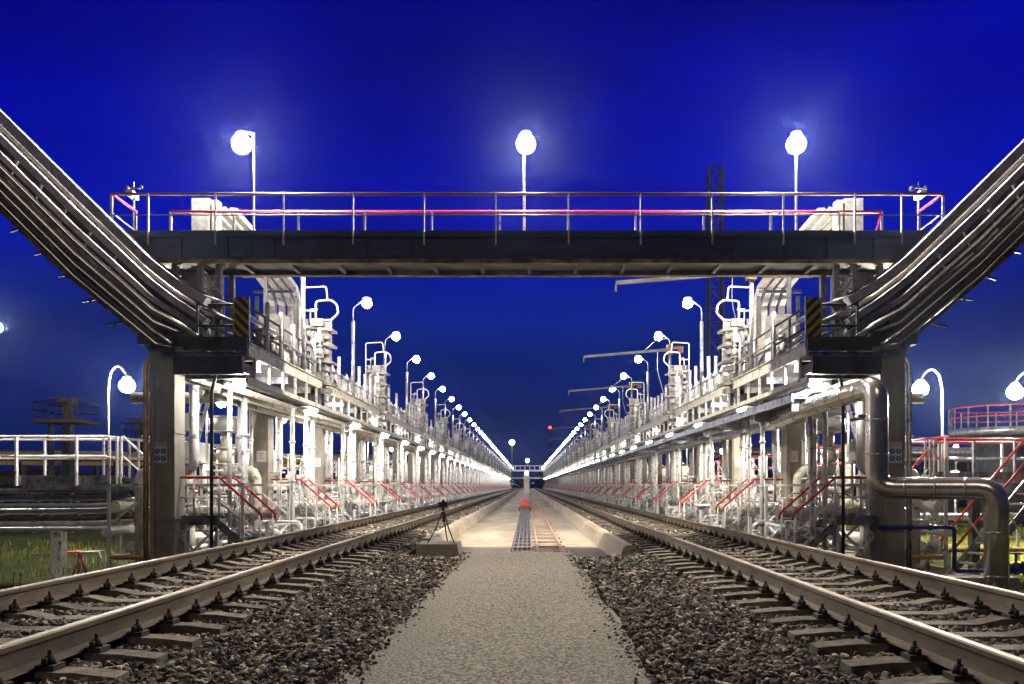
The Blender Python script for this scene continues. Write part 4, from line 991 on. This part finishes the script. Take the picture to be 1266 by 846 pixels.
street(1282, 1255, 485, 24, -1.35, 'curved white street lamp above the round tank platform', 1)
street(-15, -6, 405, 30, -1.35, 'curved street lamp cut by the left picture edge', -1)
# ground-level working lamps that light the grass at the right
for j, (px, py, D, lab) in enumerate(((1182, 553, 60, 'small floodlight among distant pipes above the red handrail'), (1181, 587, 34, 'small floodlight low behind the right platform deck'), (1233, 547, 70, 'small floodlight by the round tank'), (895, 558, 44, 'warm floodlight seen between the right rack columns'), (403, 541, 46, 'warm floodlight seen between the left rack columns'))):
    b0 = -1.35; zt = Z(py, D) - b0
    p = MB().pipe([(0, 0, 0), (0, 0, zt)], .05, 6); h = MB().box(-.2, .2, .02, .2, zt - .14, zt + .14); g = MB().ball((0, 0, zt), .17, 10, 6, 1., -1., 1.)
    o = thing('floodlight', lab, 'floodlight', (X(px, D), D, b0), [('pole', p, 'galv'), ('housing', h, 'darksteel'), ('lamp_glass', g, 'glass_flood')], 'distant floodlights')

# =================================================================== TRENCH CONTENT
# red-edged trolley rails
tr = MB(); ti = MB()
for x in (.22, .74): tr.box(x - .02, x + .02, YT + .2, 270, TZ + .004, TZ + .09)
for i in range(170): ti.box(.12, .86, YT + .6 + i * 1.5, YT + .78 + i * 1.5, TZ + .003, TZ + .03)
thing('trolley_track', 'narrow trolley track with pale pink rails along the trench floor', 'trolley track', (.48, YT, TZ), [('rail', tr, 'pinkpaint'), ('tie', ti, 'slab')], world=True)
gt_ = MB()
for i in range(5): gt_.box(-.34 + .105 * i, -.31 + .105 * i, YT + .05, 270, TZ - .06, TZ - .005)
for i in range(200): gt_.box(-.35, .09, YT + .3 + i * 1.2, YT + .33 + i * 1.2, TZ - .055, TZ - .012)
tag(link('drain_grating', mkmesh('drain_grating', [(gt_, 'galv')])), 'dark steel drain grating along the middle of the trench floor', 'drain grating')
# red buffer trolley
D = 46; x = X(649, D)
tb = MB().box(-.22, .22, -.4, .5, .12, .40); tb.prism([(-.22, .4), (-.12, .62), (.12, .62), (.22, .4)], .0, .45)
tf = MB().box(-.26, .26, -.52, -.42, .08, .30); tw = MB()
for sx_ in (-1, 1):
    for sy in (-.35, .35): tw.pipe([(sx_ * .26, sy, .1), (sx_ * .34, sy, .1)], .1, 10)
thing('shunting_trolley', 'small red shunting trolley standing in the trench', 'trolley', (x, D, TZ), [('body', tb, 'red'), ('bumper', tf, 'rust'), ('wheel', tw, 'darksteel')])
D = 110
for j, (px, D, h) in enumerate(((651, 150, 3.3),)):
    p = MB().box(-.5, .5, -.3, .3, 0, h); l_ = MB().ball((0, -.2, h + .35), .32, 12, 6); st_ = MB().pipe([(0, 0, h), (0, 0, h + .3)], .05, 6)
    thing('signal_cabin', 'pale narrow post box with a lamp at the far end of the trench', 'signal post', (X(px, D), D, TZ), [('cabin', p, 'cream'), ('stem', st_, 'galv'), ('lamp_glass', l_, 'lampglass')])
# far footbridge
D = 262
fb = MB().box(-9, 9, D, D + .4, Z(583, D), Z(581, D)); fb.box(-9, 9, D - .02, D + .2, Z(576.5, D), Z(575.6, D)); fp = MB()
for i in range(12): fp.box(-8.6 + i * 1.55, -8.4 + i * 1.55, D, D + .2, Z(581, D), Z(576, D))
fg = MB().box(-9, 9, D + .5, D + .7, Z(592, D), Z(590.5, D))
ll = MB().ball((0, D, Z(569.5, D)), .55, 12, 8); lm = MB().pipe([(0, D, Z(577, D)), (0, D, Z(570, D))], .08, 6)
thing('footbridge', 'distant pale footbridge closing the far end of the racks', 'footbridge', (0, D, 0), [('girder', fb, 'white'), ('post', fp, 'white'), ('lower_beam', fg, 'cream'), ('mast', lm, 'white'), ('lamp_glass', ll, 'lampglass')], world=True)
D = 190
mm = MB().pipe([(0, 0, 0), (0, 0, Z(548, D) + 1.3)], .13, 8); gg_ = MB().ball((0, 0, Z(547, D) + 1.3), .62, 12, 8)
thing('mast_lamp', 'greenish lamp glowing above the far end between the racks', 'mast lamp', (X(633, D), D, -1.3), [('mast', mm, 'darksteel'), ('lamp_glass', gg_, 'greenlamp')])

# =================================================================== TRIPOD with camera
D = 15.7; tx = X(548, D); tz = -.17
lgm = []
for a in (200, 320, 80):
    r_ = math.radians(a); lgm.append(MB().pipe([(0.03 * math.cos(r_), .03 * math.sin(r_), .56), (.15 * math.cos(r_), .15 * math.sin(r_), .26), (.30 * math.cos(r_), .30 * math.sin(r_), .0)], .016, 8, 0, .010))
cn = MB().pipe([(0, 0, .38), (0, 0, .66)], .016, 8); cn.flange((0, 0, .56), (0, 0, 1), .045, .05); cn.box(-.035, .035, -.035, .035, .62, .66); cn.pipe([(0, 0, .64), (-.16, -.1, .56)], .009, 6)
bo = MB().box(-.085, .085, -.04, .04, .665, .77); bo.prism([(-.035, .77), (-.025, .805), (.025, .805), (.035, .77)], -.035, .03); bo.box(.055, .085, .04, .065, .675, .76)
le = MB().pipe([(0, -.04, .715), (0, -.11, .715)], .036, 14); le.pipe([(0, -.11, .715), (0, -.14, .715)], .042, 14)
tri = thing('tripod', 'black photographer tripod standing on the concrete block beside the trench', 'tripod', (tx, D, tz), [('leg', lgm[0], 'black'), ('leg', lgm[1], 'black'), ('leg', lgm[2], 'black'), ('centre_column', cn, 'black')])
tag(thing('camera', 'small black camera mounted on the tripod', 'camera', (tx, D, tz), [('camera_body', bo, 'black'), ('lens', le, 'black')]), None, None)
bl = MB().prism([(-.48, -.5), (-.44, 0), (.30, 0), (.42, -.5)], -.5, .5); tag(link('stone_block', mkmesh('stone_block', [(bl, 'slab')]), None, (tx, D, tz)), 'pale concrete block at the trench edge under the tripod', 'block')

# =================================================================== BACKGROUND STRUCTURES
def lattice(name, label, cat, x, y, z0, z1, w_, m_, red=False, grp=None):
    l = MB(); b = MB(); h = z1 - z0
    for sx_ in (-1, 1):
        for sy in (-1, 1): l.beam((sx_ * w_, sy * w_, 0), (sx_ * w_ * .8, sy * w_ * .8, h), .14, .14)
    n_ = max(4, int(h / (w_ * 2.2)))
    for i in range(n_):
        z_a, z_b = h * i / n_, h * (i + 1) / n_; f = w_ * (1 - .2 * i / n_)
        b.beam((-f, -f, z_a), (f, -f, z_b), .06, .06); b.beam((f, -f, z_a), (-f, -f, z_b), .06, .06); b.beam((-f, f, z_b), (f, f, z_b), .06, .06); b.beam((-f, -f, z_b), (f, -f, z_b), .06, .06)
        b.beam((-f, -f, z_a), (-f, f, z_b), .06, .06); b.beam((f, -f, z_a), (f, f, z_b), .06, .06)
    pa = [('leg', l, m_), ('bracing', b, m_)]
    if red: pa.append(('warning_light', MB().ball((0, 0, h + .4), .6, 8, 6), 'redlamp'))
    thing(name, label, cat, (x, y, z0), pa, grp)
lattice('lattice_tower', 'tall dark lattice tower behind the right rack', 'tower', X(884, 62), 62, -1.35, Z(206, 62), .58, 'darksteel')
lattice('lattice_tower', 'distant lattice mast with a red warning light beside the right rack', 'tower', X(680, 330), 330, -1.35, Z(530, 330), 1.1, 'darksteel', True)
lattice('lattice_tower', 'white lattice frame between the right rack columns', 'tower', X(905, 60), 60, -1.35, Z(543, 60), .5, 'white')
# dark gantry platforms at the left skyline
for j, (px, py0, py1, D, w_, lab) in enumerate(((84, 508, 494, 60, 1.6, 'dark railed platform on a mast above the left platform'), (176, 530, 516, 70, 1.2, 'small dark platform on a mast behind the first left column'))):
    zz = Z(py0 + 12, D); h = MB().box(-w_, w_, -w_, w_, -.25, 0); r2 = MB(); ms = MB().box(-.3, .3, -.3, .3, -1.35 - zz, -.25); ms.box(w_ * -.8, w_ * -.72, -.3, .3, -1.35 - zz, 0)
    for z in (.6, 1.2):
        for yy in (-w_, w_): r2.pipe([(-w_, yy, z), (w_, yy, z)], .05, 6)
        for xx in (-w_, w_): r2.pipe([(xx, -w_, z), (xx, w_, z)], .05, 6)
    for i in range(7): r2.pipe([(-w_ + i * w_ / 3, -w_, 0), (-w_ + i * w_ / 3, -w_, 1.2)], .05, 6)
    bxp = MB().box(-.6, .5, -.4, .4, 1.2, 1.6); bxp.box(-.25, .25, -.3, .3, 0, 1.2)
    bxp.beam((-1.4, 0, 1.7), (1.2, 0, 1.5), .1, .1)
    thing('mast_platform', lab, 'platform', (X(px, D), D, zz), [('deck', h, 'rust'), ('rail', r2, 'darksteel'), ('mast', ms, 'darksteel'), ('machinery', bxp, 'rust')], 'dark mast platforms')
# distant pipe racks
for s, m_ in ((-1, 'yellow'), (1, 'galv')):
    for j, (D, z, lab) in enumerate(((55, 3.2, 'nearer'), (80, 4.2, 'farther'))):
        x0, x1 = (-75, -15) if s < 0 else (17, 90)
        p = MB(); q = MB()
        for i in range(5): p.pipe([(x0, D + i * .5, z + .15 * (i % 3)), (x1, D + 12 + i * .5, z - .3 + .15 * (i % 3))], .17, 8)
        p.beam((x0, D, z - .45), (x1, D + 12, z - .7), .3, .3)
        nsp = 9
        for i in range(nsp):
            t_ = (i + .5) / nsp; xx = x0 + (x1 - x0) * t_; yy = D + 12 * t_
            q.box(xx - .2, xx + .2, yy - .2, yy + .2, -1.4, z - .5); q.beam((xx - 1.5, yy, .8), (xx + 1.5, yy, .8), .15, .15); q.beam((xx, yy, -1), (xx + 3, yy, z - .6), .1, .1)
        thing('pipe_rack', '%s elevated pipe rack crossing the field on the %s' % (lab, SIDE[s]), 'pipe rack', ((x0 + x1) / 2, D, -1.35), [('pipes', p, m_ if j == 0 else 'galv'), ('trestle', q, 'darksteel')], 'distant pipe racks', world=True)
# dark sheds and tanks far away
for j, (px, D, w_, h, lab) in enumerate(((40, 110, 9, 3.5, 'low dark shed on the left skyline'), (1215, 95, 7, 4.2, 'low dark shed beyond the round tank'))):
    b = MB().box(-w_, w_, 0, 8, 0, h); rf = MB().prism([(-w_ - .4, h), (0, h + 1.1), (w_ + .4, h)], -.4, 8.4); dd_ = MB().box(-1.5, 1.5, -.06, -.01, 0, 2.6)
    thing('shed', lab, 'shed', (X(px, D), D, -1.4), [('wall', b, 'darksteel'), ('roof', rf, 'rust'), ('door', dd_, 'galv')], 'far sheds')
# far treeline
n = 9000
cx = rng.uniform(-260, 260, n); base = 3 + 2.5 * np.abs(np.sin(cx * .06)) + 1.5 * np.sin(cx * .21)
cz = -1.3 + rng.uniform(0, 1, n) ** .7 * (base + 1.5); cy = 345 + rng.uniform(-6, 6, n)
A = rng.normal(0, .9, (n, 3, 3)); V = np.stack([cx, cy, cz], 1)[:, None] + A
me = bpy.data.meshes.new('treeline'); me.from_pydata(V.reshape(-1, 3).tolist(), [], np.arange(n * 3).reshape(-1, 3).tolist()); me.materials.append(MATS['foliage'])
tag(link('treeline', me), 'dark far wood on the horizon behind the rack ends', 'trees', kind='stuff')

# =================================================================== HAZE (thin volume added to give the lamps a halo)
hz_ = MB().box(-90, 90, -30, 340, -2.6, 28)
m = bpy.data.materials.new('haze'); m.use_nodes = True; t = m.node_tree; t.nodes.clear()
o_ = t.nodes.new('ShaderNodeOutputMaterial'); v_ = t.nodes.new('ShaderNodeVolumePrincipled')
v_.inputs['Color'].default_value = (.45, .62, 1, 1); v_.inputs['Density'].default_value = HAZE; v_.inputs['Anisotropy'].default_value = .95
t.links.new(v_.outputs[0], o_.inputs['Volume']); MATS['haze'] = m
h_ = link('haze', mkmesh('haze', [(hz_, 'haze')])); h_['kind'] = 'stuff'; h_['label'] = 'thin haze volume added to give the lamps a faint halo'; h_['category'] = 'haze'
